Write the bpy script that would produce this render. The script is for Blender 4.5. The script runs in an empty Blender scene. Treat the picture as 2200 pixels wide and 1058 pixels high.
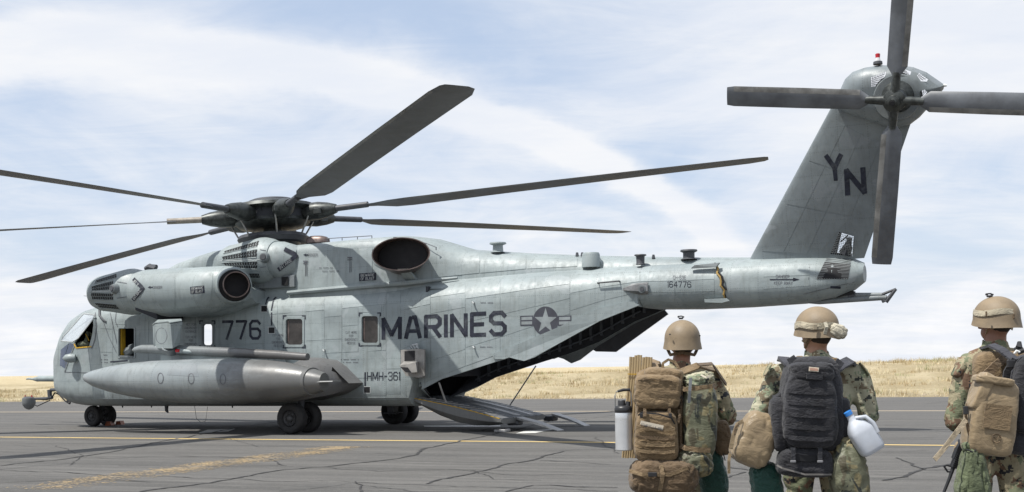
import bpy, bmesh, math, random
from math import radians, sin, cos, tan, atan2, pi, sqrt
from mathutils import Vector, Matrix, noise
from mathutils.bvhtree import BVHTree
random.seed(7)
SC = bpy.context.scene
COL = SC.collection

# ------------------------------------------------------------------ camera
FPX, EYE, YH, SLOPE = 2550.0, 1.4, 789.0, 0.0161      # survey of the photograph (2200 px wide)
ROLL = math.atan(SLOPE); CR, SR = cos(ROLL), sin(ROLL)
cam = bpy.data.objects.new('camera', bpy.data.cameras.new('camera'))
COL.objects.link(cam); SC.camera = cam
cam.data.sensor_width = 36; cam.data.sensor_fit = 'HORIZONTAL'
cam.data.lens = FPX/2200*36
cam.data.shift_y = (YH-529)/2200
cam.data.clip_start = 0.1; cam.data.clip_end = 20000
cam.matrix_world = Matrix(((CR, SR, 0, 0), (0, 0, -1, 0), (-SR, CR, 0, EYE), (0, 0, 0, 1)))

# ------------------------------------------------------------------ sky and sun
SUN = Vector((-0.418, -0.225, 0.88)).normalized()        # towards the sun
sun_el = math.asin(SUN.z); sun_az = atan2(SUN.x, SUN.y)
world = bpy.data.worlds.new("World"); SC.world = world; world.use_nodes = True

class NT:
    """small helper for node trees"""
    def __init__(s, tree): s.t = tree; s.n = tree.nodes; s.l = tree.links
    def node(s, typ, ins=None, **props):
        n = s.n.new(typ)
        for k, v in props.items(): setattr(n, k, v)
        for k, v in (ins or {}).items(): s.put(n.inputs[k], v)
        return n
    def put(s, sock, v):
        if isinstance(v, bpy.types.NodeSocket): s.l.new(v, sock)
        elif isinstance(v, bpy.types.Node): s.l.new(v.outputs[0], sock)
        else:
            try: sock.default_value = v
            except Exception: sock.default_value = tuple(v)[:3] if hasattr(v, '__len__') else v
    def m(s, op, a, b=0.0, c=0.0, clamp=False):
        n = s.n.new('ShaderNodeMath'); n.operation = op; n.use_clamp = clamp
        s.put(n.inputs[0], a); s.put(n.inputs[1], b); s.put(n.inputs[2], c)
        return n.outputs[0]
    def v(s, op, a, b=(0, 0, 0), scale=None):
        n = s.n.new('ShaderNodeVectorMath'); n.operation = op
        s.put(n.inputs[0], a); s.put(n.inputs[1], b)
        if scale is not None: s.put(n.inputs[3], scale)
        return n.outputs[0]
    def noise(s, vec, scale, detail=4, rough=.55, dist=0.0, out='Fac'):
        n = s.node('ShaderNodeTexNoise', {'Vector': vec, 'Scale': scale, 'Detail': detail, 'Roughness': rough, 'Distortion': dist})
        return n.outputs[out]
    def mix(s, f, a, b, blend='MIX'):
        n = s.n.new('ShaderNodeMix'); n.data_type = 'RGBA'; n.blend_type = blend
        s.put(n.inputs[0], f)
        for k, x in ((6, a), (7, b)):
            if not isinstance(x, (bpy.types.NodeSocket, bpy.types.Node)): x = (x[0], x[1], x[2], 1)
            s.put(n.inputs[k], x)
        return n.outputs[2]
    def ramp(s, x, a, b, lo=0.0, hi=1.0):
        n = s.node('ShaderNodeMapRange', {0: x, 1: a, 2: b, 3: lo, 4: hi}); n.interpolation_type = 'SMOOTHSTEP'
        return n.outputs[0]
    def scale(s, vec, sc, loc=(0, 0, 0), rot=(0, 0, 0)):
        return s.node('ShaderNodeMapping', {'Vector': vec, 'Location': loc, 'Rotation': rot, 'Scale': sc}).outputs[0]

w = NT(world.node_tree)
bg = w.n['Background']
sky = w.node('ShaderNodeTexSky', sky_type='NISHITA', sun_disc=False, sun_elevation=sun_el,
             sun_rotation=sun_az, altitude=400, air_density=1.0, dust_density=1.6, ozone_density=1.0)
dirv = w.node('ShaderNodeTexCoord').outputs['Generated']
sx = w.node('ShaderNodeSeparateXYZ', {0: dirv})
den = w.m('MAXIMUM', w.m('ADD', sx.outputs[2], 0.15), 0.03)
qx, qy = w.m('DIVIDE', sx.outputs[0], den), w.m('DIVIDE', sx.outputs[1], den)
Q = w.node('ShaderNodeCombineXYZ', {0: qx, 1: qy}).outputs[0]      # a cloud layer overhead
wob = w.m('MULTIPLY', w.m('SUBTRACT', w.noise(w.scale(Q, (1, 1, 1)), 1.6, 5, .6), .5), .34)
# long band of cirrus
lx = qx
band_y = w.m('ADD', w.m('ADD', 2.80, w.m('MULTIPLY', lx, 1.12)), w.m('MULTIPLY', w.m('MULTIPLY', lx, lx), 0.62))
dist = w.m('ADD', w.m('SUBTRACT', qy, band_y), wob)
fine = w.noise(w.scale(Q, (9, 2.6, 1), rot=(0, 0, radians(38))), 1.0, 8, .66, .5)
band = w.m('MULTIPLY', w.m('POWER', 2.718, w.m('MULTIPLY', w.m('MULTIPLY', dist, dist), -55.0)), w.m('ADD', .35, w.m('MULTIPLY', fine, 1.25)))
band = w.m('MULTIPLY', band, w.m('MULTIPLY', w.ramp(qx, -1.6, -0.9), w.ramp(qx, 1.1, .35)))
def spot(cx, cy, rx, ry, amp):
    a = w.m('DIVIDE', w.m('SUBTRACT', qx, cx), rx); b = w.m('DIVIDE', w.m('SUBTRACT', qy, cy), ry)
    e = w.m('POWER', 2.718, w.m('MULTIPLY', w.m('ADD', w.m('MULTIPLY', a, a), w.m('MULTIPLY', b, b)), -1.0))
    return w.m('MULTIPLY', e, amp)
big = w.noise(w.scale(Q, (1.15, .9, 1), (3.1, 1.7, 0), (0, 0, radians(30))), 1.5, 6, .58, .6)
wisp = w.noise(w.scale(Q, (2.2, 6.5, 1), (1, 0, 0), (0, 0, radians(-28))), 1.3, 9, .68, 1.2)
cov = w.m('ADD', w.m('MULTIPLY', w.m('SUBTRACT', big, .5), 1.7), w.m('MULTIPLY', w.m('SUBTRACT', wisp, .5), .55))
cov = w.m('ADD', cov, .50)
for sp in [(-.10, 2.25, .25, .16, -.35), (.95, 2.55, .5, .45, .75), (-.95, 3.7, .5, .55, -.25), (.30, 4.1, .35, .35, .12),
           (-.72, 2.55, .3, .3, .12), (-.30, 2.12, .22, .12, -.5), (.35, 3.15, .22, .5, -.22), (1.5, 4.2, .5, .7, -.2), (1.1, 6.6, 2.0, 1.2, .35), (-.4, 3.2, .3, .25, .15)]:
    cov = w.m('ADD', cov, spot(*sp))
wide = w.m('POWER', 2.718, w.m('MULTIPLY', w.m('MULTIPLY', dist, dist), -9.0))
cov = w.m('ADD', w.m('SUBTRACT', cov, w.m('MULTIPLY', wide, .22)), w.m('MULTIPLY', band, 1.6))
haze_low = w.ramp(sx.outputs[2], .16, .0, 0.0, .55)
mask = w.m('ADD', w.m('MULTIPLY', w.ramp(cov, -.15, 1.05), .92), haze_low, clamp=True)
puff = w.noise(w.scale(dirv, (1, 1, 2.6)), 22, 7, .6)
shade = w.m('MULTIPLY', w.m('MULTIPLY', w.ramp(sx.outputs[2], .10, .01), w.m('SUBTRACT', puff, .5)), .35)
cl = w.mix(w.m('ADD', w.ramp(w.noise(w.scale(Q, (.8, 1.4, 1), (5, 2, 0)), 2.2, 6, .6), .35, .7), 0, clamp=True), (7.6, 7.9, 8.5), (8.55, 8.6, 8.75))
cl = w.mix(1.0, cl, w.node('ShaderNodeCombineXYZ', {0: w.m('ADD', 1, shade), 1: w.m('ADD', 1, w.m('MULTIPLY', shade, .8)), 2: w.m('ADD', 1, w.m('MULTIPLY', shade, .6))}).outputs[0], 'MULTIPLY')
blue = w.mix(1.0, sky.outputs[0], (.9, .95, 1.0), 'MULTIPLY')
blue = w.mix(.62, blue, (6.1, 7.2, 9.0))
w.put(bg.inputs[0], w.mix(mask, blue, cl))
bg.inputs[1].default_value = 0.1
sun = bpy.data.objects.new('sun', bpy.data.lights.new('sun', 'SUN')); COL.objects.link(sun)
sun.data.energy = 4.9; sun.data.angle = radians(0.6); sun.data.color = (1, .965, .90)
sun.rotation_euler = (-SUN).to_track_quat('-Z', 'Y').to_euler(); sun.location = (0, 0, 30)
vs = SC.view_settings
vs.view_transform = 'Standard'; vs.look = 'None'; vs.exposure = 0.17; vs.gamma = 1; vs.use_curve_mapping = False

# ------------------------------------------------------------------ geometry of the survey
PSI = radians(26); CP, SP = cos(PSI), sin(PSI); HM = (-3.65, 28.3)   # helicopter heading and main gear position
def ray(px, py):
    u = px-1100; v = YH-py
    return Vector(((u*CR+v*SR)/FPX, 1, (v*CR-u*SR)/FPX))
def W(px, py, Y): d = ray(px, py); return Vector((d.x*Y, Y, EYE+d.z*Y))      # world point at distance Y
def G(px, py, z=0.0): d = ray(px, py); t = (z-EYE)/d.z; return Vector((d.x*t, t, z))
def toL(p): return Vector(((p[0]-HM[0])*CP-(p[1]-HM[1])*SP, (p[0]-HM[0])*SP+(p[1]-HM[1])*CP, p[2]))
CAML = toL((0, 0, EYE))
def rayL(px, py): d = ray(px, py); return Vector((d.x*CP-d.y*SP, d.x*SP+d.y*CP, d.z))
def L(px, py, l):                                   # point of the helicopter's vertical plane l metres to port
    d = rayL(px, py); t = (-l-CAML.y)/d.y; return CAML+d*t
def V(s, l, z): return Vector((s, -l, z))           # station (aft +), port, up
CANT = tan(radians(20)); FZ = 3.3
def FP(px, py, off=0.0):                            # point on the canted plane of the fin
    d = rayL(px, py); n = Vector((0, 1, CANT)).normalized()   # plane  y = -(z-FZ)*CANT
    p0 = Vector((0, 0, FZ)) - n*off
    t = (p0-CAML).dot(n)/d.dot(n); return CAML+d*t
FN = -Vector((0, 1, CANT)).normalized()             # fin's port normal
FU = Vector((0, -sin(radians(20)), cos(radians(20))))

# ------------------------------------------------------------------ materials
MATS = {}
def bsdf(name):
    m = bpy.data.materials.new(name); m.use_nodes = True; t = NT(m.node_tree)
    b = t.n['Principled BSDF']; MATS[name] = m
    return m, t, b
def mat(name, col, rough=.6, metal=0.0, var=.18, vs_=6.0, bump=0.0, bs=30.0, bd=.01, spec=.5, dirt=None, trans=0.0, coat=0.0):
    m, t, b = bsdf(name)
    o = t.node('ShaderNodeTexCoord').outputs['Object']
    n1 = t.noise(o, vs_, 6, .6)
    c = t.mix(t.ramp(n1, .3, .7), [x*(1-var) for x in col], [min(1, x*(1+var)) for x in col])
    if dirt: c = t.mix(t.ramp(t.noise(o, vs_*.6, 7, .65, .3), .5, .72, 0, dirt[3]), c, dirt[:3])
    t.put(b.inputs['Base Color'], c); b.inputs['Metallic'].default_value = metal
    t.put(b.inputs['Roughness'], t.ramp(n1, .2, .8, max(.02, rough-.08), min(1, rough+.08)))
    b.inputs['Specular IOR Level'].default_value = spec
    b.inputs['Transmission Weight'].default_value = trans
    if bump:
        bn = t.node('ShaderNodeBump', {'Strength': bump, 'Distance': bd, 'Height': t.noise(o, bs, 5, .6)})
        t.put(b.inputs['Normal'], bn)
    return m

def paint(name, col, soot=0.25, wob=1.0, rough=.50):
    """weathered aircraft paint: faded patches, rain streaks, faint rivet lines, oil-canned skin"""
    m, t, b = bsdf(name)
    o = t.node('ShaderNodeTexCoord').outputs['Object']
    sp = t.node('ShaderNodeSeparateXYZ', {0: o})
    big = t.noise(o, .9, 5, .6, .4)
    c = t.mix(t.ramp(big, .3, .7), [x*.80 for x in col], [x*1.15 for x in col])
    cell = t.noise(t.v('SNAP', t.v('ADD', o, (0.13, 0, .07)), (1.1, 5, .62)), 3.7, 0)
    c = t.mix(t.m('MULTIPLY', t.ramp(cell, .35, .65), .35), c, [col[0]*.84, col[1]*.86, col[2]*.90])
    streak = t.noise(t.scale(o, (5.5, 5.5, .55)), 1.6, 6, .7)
    c = t.mix(t.m('MULTIPLY', t.ramp(streak, .48, .74), .60), c, [x*.62 for x in (col[0], col[1]*.97, col[2]*.93)])
    flow = t.noise(t.scale(o, (.35, 4, 4)), 2.3, 7, .72)
    c = t.mix(t.m('MULTIPLY', t.ramp(flow, .52, .8), soot), c, (.115, .105, .098))
    tch = t.noise(t.v('ADD', o, (4, 9, 2)), 1.7, 2, .4)
    c = t.mix(t.m('MULTIPLY', t.ramp(tch, .62, .635), .55), c, [col[0]*1.12, col[1]*1.08, col[2]*1.10])
    c = t.mix(t.m('MULTIPLY', t.ramp(t.noise(o, 5, 7, .72), .54, .70), .35), c, [x*.66 for x in col])
    speck = t.noise(o, 38, 3, .6)
    c = t.mix(t.ramp(speck, .66, .76, 0, .35), c, [x*.6 for x in col])
    low = t.m('ADD', sp.outputs[2], t.m('MULTIPLY', t.m('SUBTRACT', t.noise(t.scale(o, (1, 1, .5)), 2.5, 6, .7), .5), 1.2))
    c = t.mix(t.ramp(low, 1.25, .45, 0, .50), c, (.105, .10, .095))      # grime thrown up on the lower hull
    # faint fastener lines every half metre
    fx = t.m('PINGPONG', t.m('ADD', sp.outputs[0], .1), .275)
    line = t.ramp(fx, .010, .004)
    dots = t.ramp(t.m('PINGPONG', sp.outputs[2], .022), .010, .016)
    fz = t.ramp(t.m('PINGPONG', t.m('ADD', sp.outputs[2], .05), .21), .009, .003)
    dots2 = t.ramp(t.m('PINGPONG', sp.outputs[0], .022), .010, .016)
    ln = t.m('MAXIMUM', t.m('MULTIPLY', line, dots), t.m('MULTIPLY', fz, dots2))
    c = t.mix(t.m('MULTIPLY', ln, .55), c, [x*.35 for x in col])
    t.put(b.inputs['Base Color'], c)
    t.put(b.inputs['Roughness'], t.ramp(streak, .2, .8, rough-.09, rough+.13))
    b.inputs['Specular IOR Level'].default_value = .55
    oil = t.m('MULTIPLY', t.m('PINGPONG', t.m('ADD', sp.outputs[0], .1), .275), t.m('PINGPONG', t.m('ADD', sp.outputs[2], .05), .21))
    h = t.m('ADD', t.m('MULTIPLY', oil, .55), t.m('ADD', t.m('MULTIPLY', t.noise(o, 2.3, 3, .5), .16), t.m('MULTIPLY', t.noise(o, 7, 2, .5), .05)))
    bn = t.node('ShaderNodeBump', {'Strength': .8*wob, 'Distance': .12, 'Height': h})
    t.put(b.inputs['Normal'], bn)
    return m
GREY = paint('faded_blue_grey_paint', (.262, .302, .306))
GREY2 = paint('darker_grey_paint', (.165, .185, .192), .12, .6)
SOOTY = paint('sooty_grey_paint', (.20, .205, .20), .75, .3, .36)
NACG = paint('nacelle_grey_paint', (.262, .302, .306), .12, .25)
BLOTCH = paint('retouched_grey_paint', (.195, .218, .23), .1, .2)
DARKG = mat('charcoal_paint', (.055, .058, .066), .55)
INK = mat('stencil_paint', (.026, .029, .042), .7, var=.35, vs_=7, spec=.2, dirt=(.105, .115, .125, .75))
INKP = mat('faded_stencil_paint', (.10, .105, .12), .6, var=.3)
PALE = mat('pale_stencil_paint', (.42, .44, .44), .6)
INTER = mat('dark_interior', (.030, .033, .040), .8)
BLACK = mat('soot_black', (.006, .006, .008), .75)
LINER = mat('quilted_liner', (.045, .050, .058), .85, bump=.6, bs=14, bd=.03)
RUBBER = mat('tyre_rubber', (.022, .021, .021), .8, var=.35, vs_=9, bump=.3, bs=50)
HUBM = mat('wheel_hub', (.06, .06, .062), .5, .3)
STEEL = mat('worn_steel', (.30, .30, .30), .42, .7, var=.3)
PIPE = mat('scorched_steel', (.16, .125, .115), .45, .75, var=.35)
ROTM = mat('rotor_hub_metal', (.050, .055, .053), .42, .45, var=.45, vs_=9)
BLADE = mat('rotor_blade_paint', (.115, .125, .14), .55, var=.3, vs_=1.6, dirt=(.06, .06, .062, .6))
STRIP = mat('worn_leading_edge', (.20, .20, .195), .4, .4, var=.4, vs_=3)
ERODE = mat('eroded_blade_root', (.28, .25, .21), .5, .2, var=.3)
GLASSD = mat('smoked_pane', (.040, .036, .034), .22, var=.5, vs_=3, spec=.35)
WSHIELD = mat('windscreen_glass', (.03, .05, .10), .05, spec=.9)
YEL = mat('ochre_edge_paint', (.50, .30, .02), .6, var=.25)
TREAD = mat('ramp_tread', (.16, .17, .185), .6, .1, var=.45, vs_=5, bump=.5, bs=60)
REDM = mat('red_lens', (.45, .01, .02), .15)
ORANGE = mat('chock_orange', (.30, .085, .03), .6)
WHITE = mat('white_plastic', (.75, .76, .74), .4)
gm, gt, gb = bsdf('clear_acrylic')
gb.inputs['Base Color'].default_value = (.55, .60, .66, 1); gb.inputs['Roughness'].default_value = .2
gb.inputs['Alpha'].default_value = .38; gb.inputs['Specular IOR Level'].default_value = .9
ACRYL = gm

# ------------------------------------------------------------------ mesh helpers
def tag(o, label=None, cat=None, group=None, kind=None):
    if label: o['label'] = label
    if cat: o['category'] = cat
    if group: o['group'] = group
    if kind: o['kind'] = kind
    return o
def mesh(name, vs, fs, m, parent=None, smooth=False, mats=None, fm=None):
    me = bpy.data.meshes.new(name); me.from_pydata([tuple(v) for v in vs], [], fs); me.validate()
    for x in ([m] if mats is None else mats): me.materials.append(x)
    if fm: me.polygons.foreach_set('material_index', fm)
    if smooth: me.polygons.foreach_set('use_smooth', [True]*len(me.polygons))
    o = bpy.data.objects.new(name, me); COL.objects.link(o)
    if parent: o.parent = parent
    return o
def empty(name, loc=(0, 0, 0), rz=0.0, **k):
    o = bpy.data.objects.new(name, None); COL.objects.link(o); o.location = loc; o.rotation_euler.z = rz
    o.empty_display_size = .2
    return tag(o, **k)
class MB:
    def __init__(s): s.v = []; s.f = []
    def add(s, vs, fs):
        b = len(s.v); s.v += [Vector(v) for v in vs]; s.f += [tuple(i+b for i in f) for f in fs]; return s
    def rings(s, rings, closed=True, cap=(True, True)):
        n = len(rings[0]); vs = [p for r in rings for p in r]; fs = []
        for i in range(len(rings)-1):
            for j in range(n if closed else n-1):
                k = (j+1) % n
                fs.append((i*n+j, i*n+k, (i+1)*n+k, (i+1)*n+j))
        if cap[0]: fs.append(tuple(range(n-1, -1, -1)))
        if cap[1]: fs.append(tuple((len(rings)-1)*n+j for j in range(n)))
        return s.add(vs, fs)
    def tube(s, pts, rad, n=10, up=None, cap=(True, True), sy=1.0):
        pts = [Vector(p) for p in pts]
        if not hasattr(rad, '__len__'): rad = [rad]*len(pts)
        rs = []
        for i, p in enumerate(pts):
            d = (pts[min(i+1, len(pts)-1)]-pts[max(i-1, 0)]).normalized()
            a = Vector(up) if up else (Vector((0, 0, 1)) if abs(d.z) < .9 else Vector((1, 0, 0)))
            x = d.cross(a).normalized(); y = x.cross(d)
            rs.append([p+(x*cos(t)+y*sin(t)*sy)*rad[i] for t in [2*pi*k/n for k in range(n)]])
        return s.rings(rs, True, cap)
    def box(s, c, size, rot=None, bev=0.0):
        c = Vector(c); h = Vector(size)/2; b = min(bev, min(h)*.9)
        R = rot.to_matrix() if hasattr(rot, 'to_matrix') else (rot or Matrix.Identity(3))
        if b <= 0:
            vs = [c+R@Vector((x*h.x, y*h.y, z*h.z)) for z in (-1, 1) for y in (-1, 1) for x in (-1, 1)]
            return s.add(vs, [(0, 2, 3, 1), (4, 5, 7, 6), (0, 1, 5, 4), (2, 6, 7, 3), (0, 4, 6, 2), (1, 3, 7, 5)])
        def ring(ix, z):
            hx, hy = h.x-ix, h.y-ix; q = min(b, hx*.9, hy*.9)
            return [c+R@Vector(p) for p in ((-hx+q, -hy, z), (hx-q, -hy, z), (hx, -hy+q, z), (hx, hy-q, z), (hx-q, hy, z), (-hx+q, hy, z), (-hx, hy-q, z), (-hx, -hy+q, z))]
        return s.rings([ring(b, -h.z), ring(0, -h.z+b), ring(0, h.z-b), ring(b, h.z)])
    def prism(s, poly, off):                      # polygon swept along a vector
        poly = [Vector(p) for p in poly]; off = Vector(off)
        return s.rings([poly, [p+off for p in poly]])
    def build(s, name, m, parent=None, smooth=False, fix=True):
        o = mesh(name, s.v, s.f, m, parent, smooth)
        if fix:
            b = bmesh.new(); b.from_mesh(o.data); bmesh.ops.recalc_face_normals(b, faces=b.faces); b.to_mesh(o.data); b.free()
        if smooth: autosmooth(o)
        return o
def autosmooth(o, ang=38):
    me = o.data
    b = bmesh.new(); b.from_mesh(me)
    a = radians(ang)
    for e in b.edges:
        if len(e.link_faces) == 2 and e.calc_face_angle(0) > a: e.smooth = False
    b.to_mesh(me); b.free()
def evald(o):
    dg = bpy.context.evaluated_depsgraph_get(); dg.update()
    me = bpy.data.meshes.new_from_object(o.evaluated_get(dg)); o.modifiers.clear(); o.data = me; return o
def bvh(*objs):
    vs, fs = [], []
    for o in objs:
        b = len(vs); vs += [v.co.copy() for v in o.data.vertices]; fs += [tuple(i+b for i in p.vertices) for p in o.data.polygons]
    return BVHTree.FromPolygons(vs, fs)
def cast(px, py, tree, off=0.0):                  # where the line of sight meets the helicopter's skin (local coordinates)
    d = rayL(px, py); hit = tree.ray_cast(CAML, d.normalized())
    if hit[0] is None: return None
    n = hit[1];
    if n.dot(d) > 0: n = -n
    return hit[0]+n*off, n
def bil(q, u, v): # q: TL TR BR BL pixel corners
    (ax, ay), (bx, by), (cx, cy), (dx, dy) = q
    return ((ax*(1-u)+bx*u)*(1-v)+(dx*(1-u)+cx*u)*v, (ay*(1-u)+by*u)*(1-v)+(dy*(1-u)+cy*u)*v)
def patch(name, q, tree, m, parent, off=.006, nu=6, nv=4, thick=True, kind=None):
    """a sheet of skin laid over a surface, with an edge of its own"""
    top, bot = [], []
    for j in range(nv+1):
        for i in range(nu+1):
            r = cast(*bil(q, i/nu, j/nv), tree)
            if r is None: return None
            top.append(r[0]+r[1]*off); bot.append(r[0]-r[1]*.004)
    n = nu+1; fs = [(j*n+i, j*n+i+1, (j+1)*n+i+1, (j+1)*n+i) for j in range(nv) for i in range(nu)]
    N = len(top); vs = top
    if thick:
        vs = top+bot
        edge = [i for i in range(n)]+[j*n+nu for j in range(1, nv+1)]+[nv*n+i for i in range(nu-1, -1, -1)]+[j*n for j in range(nv-1, 0, -1)]
        for a, b in zip(edge, edge[1:]+edge[:1]): fs.append((b, a, a+N, b+N))
    o = mesh(name, vs, fs, m, parent, True)
    b = bmesh.new(); b.from_mesh(o.data); bmesh.ops.recalc_face_normals(b, faces=b.faces); b.to_mesh(o.data); b.free(); autosmooth(o)
    if kind: o['kind'] = kind
    return o
# block letters as strokes on a 4 x 6 grid
GL = {'A': (4, [[(0, 0), (1.4, 6), (2.6, 6), (4, 0)], [(.5, 1.9), (3.5, 1.9)]]), 'B': (4, [[(0, 0), (0, 6), (3.2, 6), (4, 5.2), (4, 3.8), (3.3, 3), (4, 2.3), (4, .8), (3.2, 0), (0, 0)], [(0, 3), (3.3, 3)]]),
      'C': (4, [[(4, 4.8), (3.1, 6), (.9, 6), (0, 5), (0, 1), (.9, 0), (3.1, 0), (4, 1.2)]]), 'D': (4, [[(0, 0), (0, 6), (3, 6), (4, 5), (4, 1), (3, 0), (0, 0)]]),
      'E': (3.8, [[(3.8, 6), (0, 6), (0, 0), (3.8, 0)], [(0, 3), (3.2, 3)]]), 'F': (3.8, [[(3.8, 6), (0, 6), (0, 0)], [(0, 3), (3.2, 3)]]),
      'G': (4, [[(4, 4.8), (3.1, 6), (.9, 6), (0, 5), (0, 1), (.9, 0), (3.1, 0), (4, 1), (4, 2.8), (2.4, 2.8)]]), 'H': (4, [[(0, 0), (0, 6)], [(4, 0), (4, 6)], [(0, 3), (4, 3)]]),
      'I': (0, [[(0, 0), (0, 6)]]), 'J': (3.4, [[(3.4, 6), (3.4, 1), (2.5, 0), (.8, 0), (0, 1)]]), 'K': (4, [[(0, 0), (0, 6)], [(4, 6), (.4, 2.8)], [(1.3, 3.3), (4, 0)]]), 'L': (3.4, [[(0, 6), (0, 0), (3.4, 0)]]),
      'M': (4.8, [[(0, 0), (0, 6), (2.4, 1), (4.8, 6), (4.8, 0)]]), 'N': (4, [[(0, 0), (0, 6), (4, 0), (4, 6)]]),
      'O': (4, [[(.9, 0), (0, 1), (0, 5), (.9, 6), (3.1, 6), (4, 5), (4, 1), (3.1, 0), (.9, 0)]]), 'P': (4, [[(0, 0), (0, 6), (3.1, 6), (4, 5.1), (4, 3.6), (3.1, 2.7), (0, 2.7)]]),
      'R': (4, [[(0, 0), (0, 6), (3.1, 6), (4, 5.1), (4, 3.8), (3.1, 2.9), (0, 2.9)], [(2.0, 2.9), (4, 0)]]), 'S': (4, [[(4, 5), (3.1, 6), (.9, 6), (0, 5.1), (0, 3.9), (.9, 3.1), (3.1, 3), (4, 2.1), (4, .9), (3.1, 0), (.9, 0), (0, 1)]]),
      'T': (4, [[(0, 6), (4, 6)], [(2, 6), (2, 0)]]), 'U': (4, [[(0, 6), (0, 1), (.9, 0), (3.1, 0), (4, 1), (4, 6)]]), 'W': (5, [[(0, 6), (1.2, 0), (2.5, 5), (3.8, 0), (5, 6)]]), 'Y': (4, [[(0, 6), (2, 2.8), (4, 6)], [(2, 2.8), (2, 0)]]),
      '1': (.6, [[(0, 5.2), (.6, 6), (.6, 0)]]), '3': (4, [[(0, 5), (.9, 6), (3.1, 6), (4, 5), (4, 3.9), (3.2, 3), (4, 2.1), (4, 1), (3.1, 0), (.9, 0), (0, 1)], [(1.4, 3), (3.2, 3)]]),
      '4': (4, [[(3, 0), (3, 6), (0, 2), (4, 2)]]), '5': (4, [[(4, 6), (0, 6), (0, 3.4), (3.1, 3.5), (4, 2.6), (4, 1), (3.1, 0), (.9, 0), (0, 1)]]),
      '6': (4, [[(4, 5), (3.1, 6), (.9, 6), (0, 5), (0, 1), (.9, 0), (3.1, 0), (4, 1), (4, 2.4), (3.1, 3.3), (0, 3.3)]]), '7': (4, [[(0, 6), (4, 6), (1.6, 0)]]), '-': (2.4, [[(0, 3), (2.4, 3)]]), ' ': (2, [])}
def strokes(text, sw, gap=None):
    """quads of a line of lettering in units of the 6-high grid, width, all non-touching"""
    gap = gap if gap is not None else 1.15+sw*.55
    x = 0; quads = []
    for ch in text:
        wd, st = GL[ch]
        for pl in st:
            for k in range(len(pl)-1):
                a, b = Vector(pl[k]), Vector(pl[k+1]); d = (b-a).normalized(); n = Vector((-d.y, d.x))*sw/2
                e = d*sw*.30; a2 = a-e if True else a; b2 = b+e
                quads.append([Vector((x, 0))+p for p in (a2-n, b2-n, b2+n, a2+n)])
        x += wd+gap
    return quads, x-gap
def lettering(text, q, tree, m, parent, sw=1.0, off=.009, name=None, gap=None, sub=3, each=False):
    """stencilled writing inside the pixel quad q (TL TR BR BL), laid on the skin; each=True gives every letter its own mesh"""
    gap = gap if gap is not None else 1.15+sw*.55
    _, wd = strokes(text, sw, gap); hs = sw/2; x0 = 0.0; vs, fs, k, out = [], [], 0, []
    for ch in text:
        quads, cw = strokes(ch, sw, gap)
        for qd in quads:
            k += 1; a, b, c, d = [p+Vector((x0, 0)) for p in qd]; o = off+(k % 7)*.0006
            for i in range(sub):
                base = len(vs); tmp = []
                for p in (a.lerp(b, i/sub), a.lerp(b, (i+1)/sub), d.lerp(c, (i+1)/sub), d.lerp(c, i/sub)):
                    r = cast(*bil(q, (p.x+hs)/(wd+sw), 1-(min(max(p.y, -hs), 6+hs)+hs)/(6+sw)), tree, o)
                    if r: tmp.append(r[0])
                if len(tmp) == 4: vs += tmp; fs.append((base, base+1, base+2, base+3))
        x0 += cw+gap
        if each and vs: out.append(mesh('letter' if not ch.isdigit() else 'numeral', vs, fs, m, parent)); vs, fs = [], []
    if each: return out
    o = mesh(name or 'stencilled_words', vs, fs, m, parent); o['kind'] = 'stuff'; return o
def rectq(x0, y0, x1, y1, sl=0.0): return [(x0, y0), (x1, y0+sl), (x1, y1+sl), (x0, y1)]
def copy_tree(o, parent=None):
    c = o.copy(); COL.objects.link(c); c.parent = parent
    for ch in o.children: copy_tree(ch, c)
    return c

def cut(obj, poly, depth, keep=lambda c: True):
    """open a convex hole: split the skin along the outline, take out what lies inside"""
    depth = Vector(depth).normalized(); cen_ = sum(poly, Vector())/len(poly)
    ax = (poly[1]-poly[0]).normalized(); ax = (ax-depth*ax.dot(depth)).normalized(); ay = depth.cross(ax)
    P2 = [((p-cen_).dot(ax), (p-cen_).dot(ay)) for p in poly]; R_ = max(sqrt(x*x+y*y) for x, y in P2)
    area = sum(P2[i][0]*P2[(i+1) % len(P2)][1]-P2[(i+1) % len(P2)][0]*P2[i][1] for i in range(len(P2)))
    if area < 0: poly = poly[::-1]; P2 = P2[::-1]
    b = bmesh.new(); b.from_mesh(obj.data)
    def near():
        fs = []
        for f in b.faces:
            if not keep(f.calc_center_median()): continue
            xs = [(v.co-cen_).dot(ax) for v in f.verts]; ys = [(v.co-cen_).dot(ay) for v in f.verts]
            if min(xs) < R_ and max(xs) > -R_ and min(ys) < R_ and max(ys) > -R_: fs.append(f)
        return fs
    for i in range(len(P2)):
        (x0, y0), (x1, y1) = P2[i], P2[(i+1) % len(P2)]; n_ = (ax*(y1-y0)-ay*(x1-x0))
        if n_.length < 1e-6: continue
        fs = near(); g = list({v for f in fs for v in f.verts})+list({e for f in fs for e in f.edges})+fs
        bmesh.ops.bisect_plane(b, geom=g, dist=1e-5, plane_co=poly[i], plane_no=n_.normalized())
    dead = []
    for f in near():
        c_ = f.calc_center_median()-cen_; x, y = c_.dot(ax), c_.dot(ay)
        if all((x1-x0)*(y-y0)-(y1-y0)*(x-x0) > -1e-7 for (x0, y0), (x1, y1) in zip(P2, P2[1:]+P2[:1])): dead.append(f)
    bmesh.ops.delete(b, geom=dead, context='FACES'); b.to_mesh(obj.data); b.free()

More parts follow.
